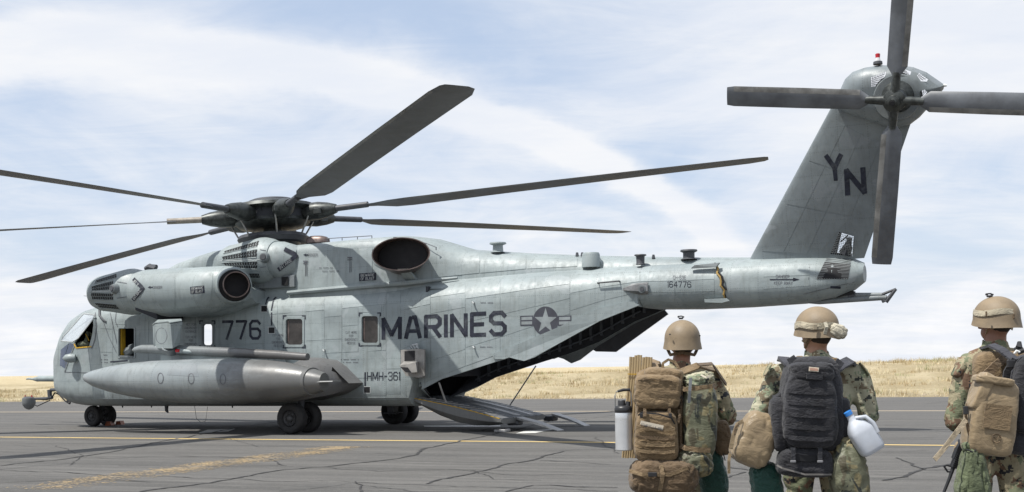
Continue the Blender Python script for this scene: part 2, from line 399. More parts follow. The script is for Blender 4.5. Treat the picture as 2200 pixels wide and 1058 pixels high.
# ================================================================== HELICOPTER
heli = empty('helicopter', (HM[0], HM[1], 0), -PSI, label='grey heavy transport helicopter with MARINES on its side standing on the tarmac, rear ramp down', cat='helicopter')
def interp(tab, s):
    if s <= tab[0][0]: return tab[0][1:]
    for a, b in zip(tab, tab[1:]):
        if s <= b[0]:
            t = (s-a[0])/(b[0]-a[0]); return [x*(1-t)+y*t for x, y in zip(a[1:], b[1:])]
    return tab[-1][1:]
#        s     w     zb    zt    rt   rb
BODY = [(-9.50, .10, 1.22, 1.50, .13, .13), (-9.46, .34, 1.03, 1.76, .3, .3), (-9.32, .62, .86, 2.06, .5, .4), (-9.08, .84, .75, 2.38, .6, .4), (-8.72, 1.02, .67, 2.78, .62, .4),
        (-8.4, 1.13, .61, 2.99, .6, .38), (-8.0, 1.21, .575, 3.13, .58, .36), (-7.4, 1.28, .565, 3.22, .55, .34), (-6.5, 1.33, .56, 3.26, .55, .32), (0, 1.33, .56, 3.33, .6, .3), (2.1, 1.33, .56, 3.38, .62, .3),
        (3, 1.33, .56, 3.42, .66, .2), (5, 1.22, .56, 3.49, .66, .2), (6.2, 1.07, .56, 3.51, .6, .2), (7.38, .90, .56, 3.52, .5, .2), (7.40, .90, 2.58, 3.52, .5, .34), (8.4, .76, 2.54, 3.52, .46, .38),
        (9.5, .64, 2.54, 3.54, .42, .36), (10.6, .54, 2.57, 3.52, .38, .34), (11.2, .46, 2.66, 3.49, .36, .32), (11.55, .36, 2.80, 3.42, .28, .26), (11.75, .20, 2.95, 3.32, .15, .15)]
ZE = [(2.10, .56), (2.12, .76), (2.99, 1.16), (3.77, 1.375), (4.26, 1.51), (5.0, 1.70), (5.72, 1.93), (6.64, 2.36), (7.38, 2.60)]
def half_profile(w, zb, zt, rt, rb, ze=None, n=30):
    rt = min(rt, (zt-zb)*.5); rb = min(rb, (zt-zb)*.45)
    rw = min(rt*1.15, w*.9); rbw = min(rb*1.3, w*.9); crown = .05
    p = [(0, zb), (w-rbw, zb)]
    p += [(w-rbw+rbw*sin(a), zb+rb-rb*cos(a)) for a in [pi/2*k/10 for k in range(1, 11)]]
    zs = zt-crown-rt
    p += [(w-rw+rw*cos(a), zs+rt*sin(a)) for a in [pi/2*k/12 for k in range(0, 13)]]
    p += [(0, zt)]
    P_ = [Vector(x) for x in p]; d = [0]
    for a, b in zip(P_, P_[1:]): d.append(d[-1]+(b-a).length)
    t0 = 0.0
    if ze is not None:
        for i in range(11, len(P_)-1):
            if P_[i].y <= ze <= P_[i+1].y and P_[i+1].y > P_[i].y: t0 = d[i]+(ze-P_[i].y)/(P_[i+1].y-P_[i].y)*(d[i+1]-d[i]); break
    out = []
    for k in range(n):
        t = t0+(d[-1]-t0)*k/(n-1)
        i = max(j for j in range(len(d)) if d[j] <= t+1e-9); i = min(i, len(d)-2)
        f = (t-d[i])/max(1e-9, d[i+1]-d[i]); out.append(P_[i].lerp(P_[i+1], min(1, f)))
    return out
sts = sorted(set([b[0] for b in BODY]+[z[0] for z in ZE]+[round(-8.0+.35*i, 3) for i in range(56)]))
rings = []
for s in sts:
    pr = interp(BODY, s); ze = interp(ZE, s)[0] if 2.10 < s <= 7.38 else None
    hp = half_profile(*pr, ze)
    rings.append([V(s, p.x, p.y) for p in hp]+[V(s, -p.x, p.y) for p in reversed(hp[:-1])])
body = MB().rings(rings, False, (False, False))
bo = mesh('fuselage', body.v, body.f, GREY, heli, True, mats=[GREY, INTER])
b = bmesh.new(); b.from_mesh(bo.data)
bmesh.ops.remove_doubles(b, verts=b.verts, dist=.0004); bmesh.ops.holes_fill(b, edges=[e for e in b.edges if e.is_boundary and e.verts[0].co.x < -9.45 and e.verts[1].co.x < -9.45])
bmesh.ops.holes_fill(b, edges=[e for e in b.edges if e.is_boundary and e.verts[0].co.x > 11.7 and e.verts[1].co.x > 11.7])
bmesh.ops.recalc_face_normals(b, faces=b.faces)
f0 = max(b.faces, key=lambda f: -f.calc_center_median().y)
if f0.normal.y > 0: bmesh.ops.reverse_faces(b, faces=b.faces)
b.to_mesh(bo.data); b.free()
TB = bvh(bo)                                       # clean outer skin used for laying things on
def rrect(x0, y0, x1, y1, r=6, n=5):
    out = []
    for cx, cy, a0 in ((x0+r, y0+r, pi), (x1-r, y0+r, 1.5*pi), (x1-r, y1-r, 0), (x0+r, y1-r, .5*pi)):
        for k in range(n): a = a0+pi/2*k/(n-1); out.append((cx+r*cos(a), cy+r*sin(a)))
    return out
WIN = {'w1': (436, 697, 456, 742), 'w2': (615, 686, 650, 741), 'w3': (778, 680, 812, 737), 'door': (255, 706, 289, 767)}
COCK = [(203, 679), (206, 700), (204, 718), (197, 744), (164, 747), (160, 738)]
for k, r_ in WIN.items():
    poly = rrect(*r_, r=(5 if k != 'door' else 2)); cut(bo, [L(x, y, 1.33) for x, y in poly], (0, 1, 0), lambda c: c.y < 0)
    if k == 'w1': cut(bo, [L(x, y, -1.33) for x, y in rrect(r_[0]-3, r_[1]-3, r_[2]+4, r_[3]+3, 4)], (0, 1, 0), lambda c: c.y > 0)
cut(bo, [L(x, y, 1.2) for x, y in COCK], (0, 1, 0), lambda c: c.y < 0)
cut(bo, [L(x, y, 1.2) for x, y in ((215, 690), (200, 740), (175, 742), (185, 705))], (0, 1, 0), lambda c: c.y > 0)
md = bo.modifiers.new('t', 'SOLIDIFY'); md.thickness = .05; md.offset = -1; md.material_offset = 1; md.material_offset_rim = 0
evald(bo)
for p in bo.data.polygons: p.use_smooth = True
autosmooth(bo, 30)

# skin panels of the side
TX = [(215, 684), (330, 690), (530, 655), (622, 645), (717, 636), (823, 624), (950, 611), (1141, 594), (1266, 586), (1478, 575), (1620, 567), (1760, 566)]
BX = [(215, 858), (870, 860), (880, 842), (949, 803), (1017, 782), (1060, 766), (1140, 735), (1195, 712), (1290, 672), (1370, 646), (1430, 650), (1620, 645), (1760, 632)]
def yline(x, v): return interp(TX, x)[0]*(1-v)+interp(BX, x)[0]*v
def emit(x0, x1, y00, y01, y10, y11, nu, nv):
    if x1-x0 < 5 or max(y10-y00, y11-y01) < 5: return
    g = .55
    patch('skin_panel', [(x0+g, y00+g), (x1-g, y01+g), (x1-g, y11-g), (x0+g, y10-g)], TB, GREY, heli, .006, nu, nv)
def cell(x0, x1, v0, v1):
    y00, y01, y10, y11 = yline(x0, v0), yline(x1, v0), yline(x0, v1), yline(x1, v1)
    for r_ in WIN.values():
        a0, b0, a1, b1 = r_[0]-8, r_[1]-8, r_[2]+8, r_[3]+8
        if a0 < x1 and a1 > x0 and b0 < max(y10, y11) and b1 > min(y00, y01):
            a0, a1 = max(a0, x0), min(a1, x1); b0 = max(b0, min(y00, y01)); b1 = min(b1, max(y10, y11))
            emit(x0, a0, y00, y00+(y01-y00)*(a0-x0)/(x1-x0), y10, y10+(y11-y10)*(a0-x0)/(x1-x0), 3, 5)
            emit(a1, x1, y01-(y01-y00)*(x1-a1)/(x1-x0), y01, y11-(y11-y10)*(x1-a1)/(x1-x0), y11, 3, 5)
            emit(a0, a1, y00, y01, b0, b0, 3, 4); emit(a0, a1, b1, b1, y10, y11, 3, 4)
            return
    emit(x0, x1, y00, y01, y10, y11, 5, 5)
colsx = [215, 243, 320, 420, 471, 568, 597, 697, 735, 830, 861, 925, 1000, 1075, 1150, 1225, 1300, 1375, 1450, 1535, 1640, 1740]
rowv = [[0, .13, .42, .72, 1], [0, .20, .42, .55, 1], [0, .13, .30, .55, .80, 1]]
for i, (a, b_) in enumerate(zip(colsx, colsx[1:])):
    if a == 1535: continue
    if a >= 1225: rv = [0, .38, .72, 1]
    elif a >= 1000: rv = [0, .2, .48, .78, 1]
    else: rv = rowv[i % 3]
    for v0, v1 in zip(rv, rv[1:]): cell(a, b_, v0, v1)

def ring_on(name, outer, inner, tree, m, off=.016, parent=heli):
    vs = [];
    for pl, o in ((outer, -.004), (outer, off), (inner, off), (inner, -.03)):
        for x, y in pl:
            r = cast(x, y, tree, o); vs.append(r[0])
    n = len(outer); mb = MB(); mb.v = vs
    for k in range(3):
        for j in range(n): mb.f.append((k*n+j, k*n+(j+1) % n, (k+1)*n+(j+1) % n, (k+1)*n+j))
    return mb.build(name, m, parent, True)
for k in ('w1', 'w2', 'w3'):
    x0, y0, x1, y1 = WIN[k]
    fr = ring_on('window_frame', rrect(x0-4, y0-5, x1+4, y1+5, 5), rrect(x0-.5, y0-.5, x1+.5, y1+.5, 6), TB, GREY2 if k == 'w1' else GREY)
    if k != 'w1':
        pv = [cast(x, y, TB, -.03)[0] for x, y in rrect(x0, y0, x1, y1, 6)]
        mesh('window_pane', pv, [tuple(range(len(pv)))], GLASSD, fr)
        iv = [cast(x, y, TB, -.026)[0] for x, y in [(x0+1.5, y0+4), (x0+4.5, y0+3), (x0+4.5, y1-6), (x0+1.5, y1-8)]]
        mesh('pane_edge_reflection', iv, [(0, 1, 2, 3)], PIPE, fr)  # brown reflection along the pane's edge, painted on as a strip
    for cx, cy, ax, ay in ((x0-7, y0-8, 1, 1), (x1+7, y0-8, -1, 1), (x1+7, y1+8, -1, -1), (x0-7, y1+8, 1, -1)):   # corner brackets
        q = [(cx, cy), (cx+8*ax, cy), (cx+8*ax, cy+2.2*ay), (cx+2.2*ax, cy+2.2*ay), (cx+2.2*ax, cy+8*ay), (cx, cy+8*ay)]
        mesh('corner_marking', [cast(x, y, TB, .0095)[0] for x, y in q], [(0, 1, 2, 3), (0, 3, 4, 5)], INK, heli)
# crew door opening
x0, y0, x1, y1 = WIN['door']
dr = ring_on('door_frame', rrect(x0-2.5, y0-3, x1+2.5, y1+3, 3), rrect(x0+.3, y0, x1-.3, y1, 2), TB, GREY)
jm = MB().prism([L(256, 707, 1.26), L(262, 707, 1.26), L(262, 765, 1.26), L(256, 765, 1.26)], (0, .12, 0)).build('door_jamb', YEL, dr)
MB().prism([L(256, 764, 1.36), L(285, 766, 1.36), L(285, 769, 1.36), L(256, 767, 1.36)], (0, .3, 0)).build('door_sill', GREY2, dr)
gs = MB(); gs.tube([L(262, 755, 1.0), L(275, 757, 1.1), L(288, 748, 1.2)], [.10, .13, .10], 8); gs.tube([L(272, 760, 1.1), L(272, 768, 1.1)], .05, 6); gs.tube([L(278, 745, 1.15), L(286, 740, 1.2)], [.04, .02], 6)
gs.build('window_gun', GREY2, heli, True)
# floor and bulkhead inside
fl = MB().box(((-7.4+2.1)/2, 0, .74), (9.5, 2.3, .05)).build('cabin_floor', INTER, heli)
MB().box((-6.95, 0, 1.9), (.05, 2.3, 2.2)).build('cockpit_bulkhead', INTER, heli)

# inside of the tail: frames and longerons of the far wall
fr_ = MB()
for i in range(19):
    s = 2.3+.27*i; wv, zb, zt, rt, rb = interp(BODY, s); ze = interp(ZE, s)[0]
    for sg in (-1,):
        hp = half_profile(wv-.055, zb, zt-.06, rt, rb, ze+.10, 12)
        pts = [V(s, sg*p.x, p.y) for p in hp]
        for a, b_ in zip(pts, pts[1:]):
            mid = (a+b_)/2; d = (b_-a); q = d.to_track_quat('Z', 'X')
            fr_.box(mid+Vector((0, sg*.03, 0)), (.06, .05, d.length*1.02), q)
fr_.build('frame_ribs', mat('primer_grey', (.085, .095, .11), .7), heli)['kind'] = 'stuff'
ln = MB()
for sg in (-1, 1):
    for dz in (.18, .5, .85):
        pts = []
        for i in range(12):
            s = 2.4+.4*i; wv = interp(BODY, s)[0]; ze = interp(ZE, s)[0]
            if ze+dz > 3.0: break
            pts.append(V(s, sg*(wv-.10), ze+dz))
        if len(pts) > 1: ln.tube(pts, .022, 6)
ln.build('interior_pipes', MATS['primer_grey'], heli, True)
# lining of the cabin as seen through the ramp
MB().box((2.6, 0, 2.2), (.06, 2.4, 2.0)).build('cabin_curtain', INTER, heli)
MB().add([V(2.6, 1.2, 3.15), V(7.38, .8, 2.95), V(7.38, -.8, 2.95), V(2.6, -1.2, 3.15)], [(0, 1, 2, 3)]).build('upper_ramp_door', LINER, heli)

# strakes along the ramp opening (both sides)
SK = [(1058, 762), (1066, 772), (1085, 772), (1096, 768), (1110, 772), (1128, 776), (1150, 768), (1196, 742), (1290, 690), (1376, 656), (1352, 648), (1290, 662), (1200, 704), (1110, 742)]
for sg in (1, -1):
    base = []
    for x, y in SK:
        p = L(x, y, 1.3); wv = interp(BODY, p.x)[0]; p = L(x, y, wv+.012)
        if sg < 0: wv2 = wv+.012; p = V(p.x, -wv2, p.z)
        base.append(p)
    if sg < 0: base = [p+Vector((0, 0, -.06 if i in (5, 6) else 0)) for i, p in enumerate(base)]
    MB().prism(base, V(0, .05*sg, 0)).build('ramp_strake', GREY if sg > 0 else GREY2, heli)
# folded flap hanging at the far edge
MB().prism([V(5.35, -1.22, 1.86), V(5.6, -1.2, 1.72), V(6.1, -1.12, 1.70), V(7.4, -.95, 2.5), V(7.3, -.95, 2.62)], (0, .06, 0)).build('ramp_side_flap', DARKG, heli)

# ---------------------------------------------------------------- doghouse, engine cowling and spine
#         s     w    zt   shoulder radius
COWL = [(-6.35, .15, 3.72, .1), (-5.9, .34, 4.04, .22), (-5.2, .52, 4.24, .28), (-4.6, .64, 4.34, .3), (-3.9, .78, 4.44, .3), (-3.2, .9, 4.46, .3), (-1.5, 1.02, 4.40, .24), (0, 1.08, 4.42, .24), (1.0, 1.10, 4.44, .3),
        (1.7, 1.08, 4.46, .45), (2.3, .98, 4.36, .5), (2.8, .82, 4.20, .5), (3.2, .70, 4.07, .5), (4.7, .60, 3.90, .45), (6.3, .50, 3.76, .4), (8.4, .38, 3.61, .3), (9.6, .25, 3.545, .2)]
rs = []
css = sorted(set([c[0] for c in COWL]+[-6+.5*i for i in range(31)]))
for s in css:
    wv, zt, rt = interp(COWL, s); zb = 2.9
    rw = min(rt, wv*.95)
    p = [(wv+.06, zb)]+[(wv+.06*(1-k/4), zb+(zt-rt-zb)*k/4) for k in range(1, 4)]+[(wv-rw+rw*cos(a), zt-.04-rt+rt*sin(a)) for a in [pi/2*k/8 for k in range(9)]]
    rs.append([V(s, x, z) for x, z in p]+[V(s, 0, zt)]+[V(s, -x, z) for x, z in reversed(p)])
cowl = MB().rings(rs, False, (True, True)).build('engine_cowling', GREY, heli, True)
TC = bvh(cowl)
for q, nu in (([(643, 521), (769, 519), (769, 607), (643, 619)], 8), ([(771, 519), (800, 518), (800, 604), (771, 607)], 3), ([(940, 541), (1030, 545), (1030, 587), (940, 596)], 5), ([(1032, 545), (1130, 549), (1130, 578), (1032, 587)], 5), ([(1132, 549), (1240, 554), (1240, 573), (1132, 578)], 5),
              ([(345, 581), (412, 560), (412, 574), (345, 579)], 4), ([(414, 559), (468, 548), (468, 575), (414, 574)], 4)):
    patch('cowling_panel', q, TC, GREY, heli, .009, nu, 5)
# fillet between cowling and side
mb = MB().tube([V(-1.2, 1.13, 3.22), V(.5, 1.17, 3.27), V(2.0, 1.17, 3.30), V(3.2, .9, 3.38)], [.05, .06, .06, .03], 8); mb.build('cowling_fillet', NACG, heli, True)

def barrel(name, ax, m, parent, n=40, cap=(True, True)):
    """ax: (s, l, z, radius_l, radius_z)"""
    rs = []
    for s, l, z, rl, rz in ax: rs.append([V(s, l+rl*cos(a), z+rz*sin(a)) for a in [2*pi*k/n for k in range(n)]])
    return MB().rings(rs, True, cap).build(name, m, parent, True)

# ---------------------------------------------------------------- forward port engine
nac = barrel('engine_nacelle', [(-4.92, 2.0, 3.36, .50, .50), (-4.6, 2.0, 3.34, .54, .54), (-4.0, 2.0, 3.30, .56, .575), (-3.3, 1.98, 3.29, .56, .575), (-2.7, 1.95, 3.32, .55, .54), (-2.35, 1.90, 3.37, .50, .49), (-2.12, 1.84, 3.39, .45, .44), (-2.02, 1.78, 3.40, .38, .38)], NACG, heli)
pyl = MB()
pyl.rings([[V(s, .9, z0), V(s, l-.15, z0), V(s, l, z0+.12), V(s, l, z1), V(s, .9, z1)] for s, z0, z1, l in ((-4.55, 3.0, 3.5, 2.1), (-4.2, 2.76, 3.6, 2.2), (-3.3, 2.70, 3.7, 2.15), (-2.7, 2.78, 3.6, 2.0), (-2.3, 2.90, 3.5, 1.8), (-1.95, 3.0, 3.3, 1.5))])
pyl.build('nacelle_pylon', NACG, heli, True)
TN = bvh(nac)
patch('nacelle_panel', [(312, 592), (376, 590), (376, 664), (322, 664)], TN, NACG, heli, .008, 8, 8)
patch('nacelle_panel', [(378, 590), (458, 588), (452, 655), (378, 664)], TN, NACG, heli, .008, 8, 8)
MB().rings([[V(-4.75, 1.2, 2.86), V(-4.75, 2.35, 2.9), V(-4.75, 2.35, 3.2), V(-4.75, 1.2, 3.2)], [V(-4.2, 1.2, 2.62), V(-4.2, 2.2, 2.66), V(-4.2, 2.3, 3.0), V(-4.2, 1.2, 3.0)]]).build('intake_gap', INTER, heli)
def eaps(c, name='intake_barrel', sc=1.0, l=2.0, z=3.37, s0=-6.42):
    """domed particle separator in front of an engine"""
    R = .56*sc
    prof = [(0, .10), (.03, .24), (.12, .36), (.30, .43), (.62, .47), (1.00, .53), (1.22, .56), (1.34, .56), (1.52, .52), (1.66, .46)]
    o = barrel(name, [(s0+a*sc, l, z, r_*sc, r_*sc) for a, r_ in prof], GREY, heli, 14 if False else 40)
    return o
e1 = eaps(0)
TE1 = bvh(e1)
e2 = eaps(0, sc=1.0, l=.98, z=4.02, s0=-3.24)
TE2 = bvh(e2)
def louvre(q, n, tree, parent, nm='intake_louvre', lean=.35):
    mb = MB()
    for i in range(n):
        u0, u1 = (i+.12)/n, (i+.80)/n; k = lean/n*2.2
        for (va, vb, off) in ((0, .46, 0), (.54, 1, .5/n)):
            ps = [bil(q, max(0, u0+k*(.5-va))+off, va), bil(q, u1+k*(.5-va)+off, va), bil(q, u1+k*(.5-vb)+off, vb), bil(q, max(0, u0+k*(.5-vb))+off, vb)]
            r_ = [cast(*p, tree, .012) for p in ps]
            if any(x is None for x in r_): continue
            mb.add([x[0] for x in r_], [(0, 1, 2, 3)])
    o = mb.build(nm, BLACK, parent, fix=False); o['kind'] = 'stuff'
    # raised rails above and below the slots
    rl = MB()
    for v in (-.12, 1.12):
        pts = [cast(*bil(q, u/8, v), tree, .006) for u in range(9)]
        pts = [p[0] for p in pts if p]
        if len(pts) > 2: rl.tube(pts, .009, 5)
    if rl.v: rl.build('louvre_rail', GREY, parent, True)
for q in ([(206, 604), (250, 590), (250, 597), (202, 610)], [(197, 617), (243, 605), (243, 622), (196, 625)], [(195, 630), (243, 632), (243, 644), (197, 643)], [(203, 651), (248, 655), (256, 664), (212, 660)]):
    louvre(q, 12, TE1, heli)
for q in ([(482, 541), (556, 519), (553, 529), (480, 545)], [(477, 553), (552, 538), (551, 552), (477, 559)], [(478, 566), (552, 563), (552, 577), (492, 575)], [(512, 588), (556, 588), (558, 597), (520, 596)]):
    louvre(q, 13, TE2, heli)
def knob(px, py, tree, r_=.105, parent=heli):
    p, n = cast(px, py, tree, -.03)
    n2 = (n+Vector((-.15, 0, 0))).normalized()
    o = MB().tube([p, p+n2*.10, p+n2*.13], [r_*1.25, r_, r_*.9], 20).build('scavenge_port', GREY2, parent, True)
    MB().tube([p+n2*.125, p+n2*.15], [r_*.78, r_*.6], 18).build('port_screen', DARKG, o, True)
knob(248, 621, TE1); knob(569, 554, TE2)
# latches and seams of the intake barrels
def strip(name, pts, wpx, tree, m, parent=heli, off=.010, sub=4, thick=False):
    mb = MB(); P_ = []
    for a, b_ in zip(pts, pts[1:]):
        for k in range(sub): P_.append((a[0]+(b_[0]-a[0])*k/sub, a[1]+(b_[1]-a[1])*k/sub))
    P_.append(pts[-1]); prev = None
    for i, p in enumerate(P_):
        a = P_[max(0, i-1)]; c = P_[min(len(P_)-1, i+1)]; dx, dy = c[0]-a[0], c[1]-a[1]; ln_ = sqrt(dx*dx+dy*dy) or 1
        nx, ny = -dy/ln_*wpx/2, dx/ln_*wpx/2
        r1 = cast(p[0]+nx, p[1]+ny, tree, off); r2 = cast(p[0]-nx, p[1]-ny, tree, off)
        if r1 is None or r2 is None: prev = None; continue
        cur = (len(mb.v), len(mb.v)+1); mb.v += [r1[0], r2[0]]
        if prev: mb.f.append((prev[0], prev[1], cur[1], cur[0]))
        prev = cur
    return mesh(name, mb.v, mb.f, m, parent, True)
strip('barrel_seam', [(283, 600), (279, 625), (283, 650)], 1.6, TE1, INKP); strip('barrel_seam', [(199, 627), (243, 626)], 1.4, TE1, PALE)
strip('barrel_seam', [(594, 530), (590, 555), (594, 590)], 1.6, TE2, INKP); strip('barrel_seam', [(472, 561), (558, 558)], 1.4, TE2, PALE)
strip('barrel_seam', [(252, 606), (272, 609)], 1.2, TE1, INKP); strip('barrel_seam', [(252, 641), (272, 638)], 1.2, TE1, INKP)
strip('barrel_seam', [(559, 537), (582, 541)], 1.2, TE2, INKP); strip('barrel_seam', [(559, 575), (582, 572)], 1.2, TE2, INKP)
# exhaust of the forward engine
def pipe_mouth(name, c0, c1, r0, r1, m, wall=.03, squash=1.0, up=(0, 0, 1), n=36):
    c0, c1 = Vector(c0), Vector(c1); d = (c1-c0).normalized(); x = d.cross(Vector(up)).normalized(); y = x.cross(d)
    def rg(c, r, sx_=1.0): return [c+x*cos(a)*r*squash+y*sin(a)*r for a in [2*pi*k/n for k in range(n)]]
    o = MB().rings([rg(c0, r0), rg(c0.lerp(c1, .5), (r0+r1)/2), rg(c1, r1), rg(c1, r1-wall), rg(c0.lerp(c1, .3), r0-wall*1.2)], True, (False, True)).build(name, m, heli, True)
    return o
mo = pipe_mouth('exhaust_shroud', V(-2.35, 1.80, 3.38), V(-1.84, 2.26, 3.36), .46, .385, NACG, .02)
ps = pipe_mouth('engine_exhaust', V(-2.1, 1.95, 3.38), V(-1.60, 2.50, 3.36), .29, .295, PIPE, .022)
MB().tube([V(-1.80, 2.28, 3.36), V(-1.77, 2.31, 3.36)], [.275, .275], 30).build('exhaust_bore', BLACK, ps, True)
MB().tube([V(-1.93, 2.17, 3.36), V(-1.84, 2.27, 3.36)], [.355, .355], 30).build('exhaust_gap', BLACK, heli, True)
# aft centre engine: cone behind the intake and the big exhaust
barrel('engine_throat', [(-1.6, .98, 4.02, .44, .44), (-1.40, .96, 4.0, .44, .45), (-1.18, .90, 3.98, .36, .40), (-1.0, .85, 3.98, .26, .34)], NACG, heli)
MB().rings([[V(s, .9, 3.38), V(s, l, 3.36), V(s, l, 3.62), V(s, .9, 3.7)] for s, l in ((-2.9, .95), (-2.2, 1.12), (-1.0, 1.15))]).build('intake_trough', GREY2, heli)
MB().box(V(-1.25, 1.16, 3.5), (.18, .04, .2)).build('drain_box', BLACK, heli)
ex = MB(); n = 44
def ell(c, ax_, az, tiltx=0): return [Vector(c)+Vector((cos(a)*ax_, -cos(a)*ax_*tiltx, sin(a)*az)) for a in [2*pi*k/n for k in range(n)]]
# cos(a)*tilt : the aft edge lies further inboard
C1 = L(861, 546, 1.60); C0 = V(C1.x-.35, .85, C1.z-.02)
ex.rings([ell(C0, .52, .40, .05), ell(C0.lerp(C1, .6), .60, .39, -.10), ell(C1, .66, .365, -.22), ell(C1, .635, .345, -.22), ell(C0.lerp(C1, .45), .58, .34, -.1)], True, (False, True))
exo = ex.build('engine_exhaust', PIPE, heli, True)
ib = MB().rings([ell(C0.lerp(C1, .62), .585, .345, -.12), ell(C0.lerp(C1, .60), .585, .345, -.12)], True, (True, True)); ib.build('exhaust_bore', BLACK, exo, True)
MB().rings([[V(2.0, .9, 3.35), V(2.0, 1.45, 3.6), V(2.25, 1.4, 3.6), V(2.25, .9, 3.35)], [V(2.0, .9, 3.3), V(2.0, .98, 3.28), V(2.25, .98, 3.28), V(2.25, .9, 3.3)]]).build('exhaust_strut', GREY, heli)
barrel('exhaust_fairing', [(1.0, .6, 3.85, .48, .48), (1.6, .70, 3.88, .52, .48), (2.1, .66, 3.87, .46, .44), (2.5, .52, 3.84, .36, .36), (2.85, .4, 3.8, .26, .28)], GREY, heli)

SPM = paint('sooty_shaded_sponson_paint', (.115, .115, .115), .8, .3, .5)  # soot, plus the shade under the wedge painted into the colour
# ---------------------------------------------------------------- sponson: fuel tank, stub, top rail
TK = [(-5.92, .03, 1.315), (-5.85, .10, 1.31), (-5.6, .19, 1.29), (-5.1, .30, 1.27), (-4.5, .385, 1.25), (-3.8, .45, 1.225), (-3.0, .49, 1.20), (-2.0, .505, 1.19), (-1.2, .50, 1.18), (-.5, .47, 1.17), (.0, .42, 1.165), (.45, .34, 1.16), (.75, .27, 1.155), (1.0, .19, 1.15)]
tank = barrel('fuel_tank', [(s, 2.85, z, r_, r_) for s, r_, z in TK], SOOTY if False else BLOTCH, heli, 48)
tp = paint('fuel_tank_paint', (.235, .262, .27), .12, .2, .36)
tk = NT(tp.node_tree); tb = tk.n['Principled BSDF']; old = tb.inputs['Base Color'].links[0].from_socket
oc = tk.node('ShaderNodeTexCoord').outputs['Object']; xx = tk.node('ShaderNodeSeparateXYZ', {0: oc})
sootm = tk.m('MULTIPLY', tk.ramp(tk.m('ADD', xx.outputs[0], tk.m('MULTIPLY', tk.m('SUBTRACT', tk.noise(tk.scale(oc, (1, 2, 4)), 2, 5, .65), .5), 2.2)), -2.4, -.2), .80)
tk.put(tb.inputs['Base Color'], tk.mix(sootm, old, (.085, .08, .075)))
tank.data.materials[0] = tp
TT = bvh(tank)
tc = MB().tube([V(.62, 2.85, 1.16), V(.72, 2.87, 1.16)], [.315, .30], 24).build('tank_tail_ring', tp, tank, True)
MB().prism([V(.1, 3.2, 1.13), V(1.3, 3.0, 1.15), V(1.3, 2.98, 1.17), V(.1, 3.18, 1.17)], (0, .3, 0)).build('tank_fin', SOOTY, tank)
for x in (417, 481 - 2, 481+62 - 0):
    pass
for x, y in ((345, 813), (411, 814), (479, 815)):
    c_ = [(x+6*cos(a), y+11*sin(a)) for a in [2*pi*k/24 for k in range(25)]]
    strip('filler_outline', c_, 1.5, TT, INKP, tank, .006, 1)
patch('tank_patch', [(365, 784), (421, 783), (428, 810), (359, 806)], TT, BLOTCH, tank, .004, 6, 5)
patch('antiglare_patch', [(203, 799), (262, 776), (255, 789), (216, 799)], TT, DARKG, tank, .004, 6, 3)
sp_ = MB()
SPN = [(-4.3, 1.75, 1.30, 1.5), (-3.9, 2.2, 1.05, 1.66), (-3.0, 2.6, .80, 1.72), (-1.0, 2.65, .68, 1.72), (-.1, 2.55, .72, 1.68), (.30, 2.35, .80, 1.62), (.55, 2.05, .86, 1.47), (.75, 1.76, .95, 1.29), (.93, 1.5, 1.04, 1.14), (.98, 1.36, 1.08, 1.10)]
sp_.rings([[V(s, 1.2, z0), V(s, l-.15, z0), V(s, l, z0+(z1-z0)*.35), V(s, l, z0+(z1-z0)*.6), V(s, l-.12, z0+(z1-z0)*.85), V(s, 1.9, z1), V(s, 1.2, z1+.0)] for s, l, z0, z1 in SPN])
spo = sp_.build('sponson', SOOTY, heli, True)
sb = spo.copy(); sb.data = spo.data.copy(); COL.objects.link(sb); sb.parent = heli
for v in sb.data.vertices: v.co.y = -v.co.y
b = bmesh.new(); b.from_mesh(sb.data); bmesh.ops.reverse_faces(b, faces=b.faces); b.to_mesh(sb.data); b.free()
st = tank.copy(); st.data = tank.data.copy(); COL.objects.link(st); st.parent = heli
for v in st.data.vertices: v.co.y = -v.co.y
b = bmesh.new(); b.from_mesh(st.data); bmesh.ops.reverse_faces(b, faces=b.faces); b.to_mesh(st.data); b.free()
TS = bvh(spo)
web = MB().prism([L(345, 762, 2.62), L(612, 771, 2.62), L(617, 787, 2.62), L(345, 782, 2.62)], (0, .5, 0)).build('stub_web', GREY, heli)
MB().prism([L(352, 781, 2.66), L(617, 786, 2.66), L(617, 788, 2.66), L(352, 783, 2.66)], (0, .04, 0)).build('stub_edge', INK, web)
rp = [(285, 753), (291, 752), (305, 750), (340, 751), (390, 753), (500, 758), (600, 763), (655, 767), (661, 767)]
rr = [.025, .075, .105, .12, .125, .12, .105, .09, .085]
rail = MB().tube([L(x, y, 2.62) for x, y in rp], rr, 20, sy=.9).build('stub_top_rail', SOOTY, heli, True)
rpm = paint('rail_paint', (.21, .23, .235), .3, .1, .33); rk = NT(rpm.node_tree); rb_ = rk.n['Principled BSDF']; old = rb_.inputs['Base Color'].links[0].from_socket
oc = rk.node('ShaderNodeTexCoord').outputs['Object']; xx = rk.node('ShaderNodeSeparateXYZ', {0: oc})
rk.put(rb_.inputs['Base Color'], rk.mix(rk.m('MULTIPLY', rk.ramp(xx.outputs[0], -3.2, -.8), .8), old, (.09, .082, .078)))
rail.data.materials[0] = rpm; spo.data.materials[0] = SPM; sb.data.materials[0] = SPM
lampb = MB().tube([L(382, 754, 2.78), L(402, 756, 2.74), L(420, 757, 2.68)], [.06, .055, .02], 14).build('position_light', GREY, heli, True)
MB().tube([L(379, 754, 2.80), L(387, 754, 2.80)], [.045, .04], 12).build('red_lens', REDM, lampb, True)
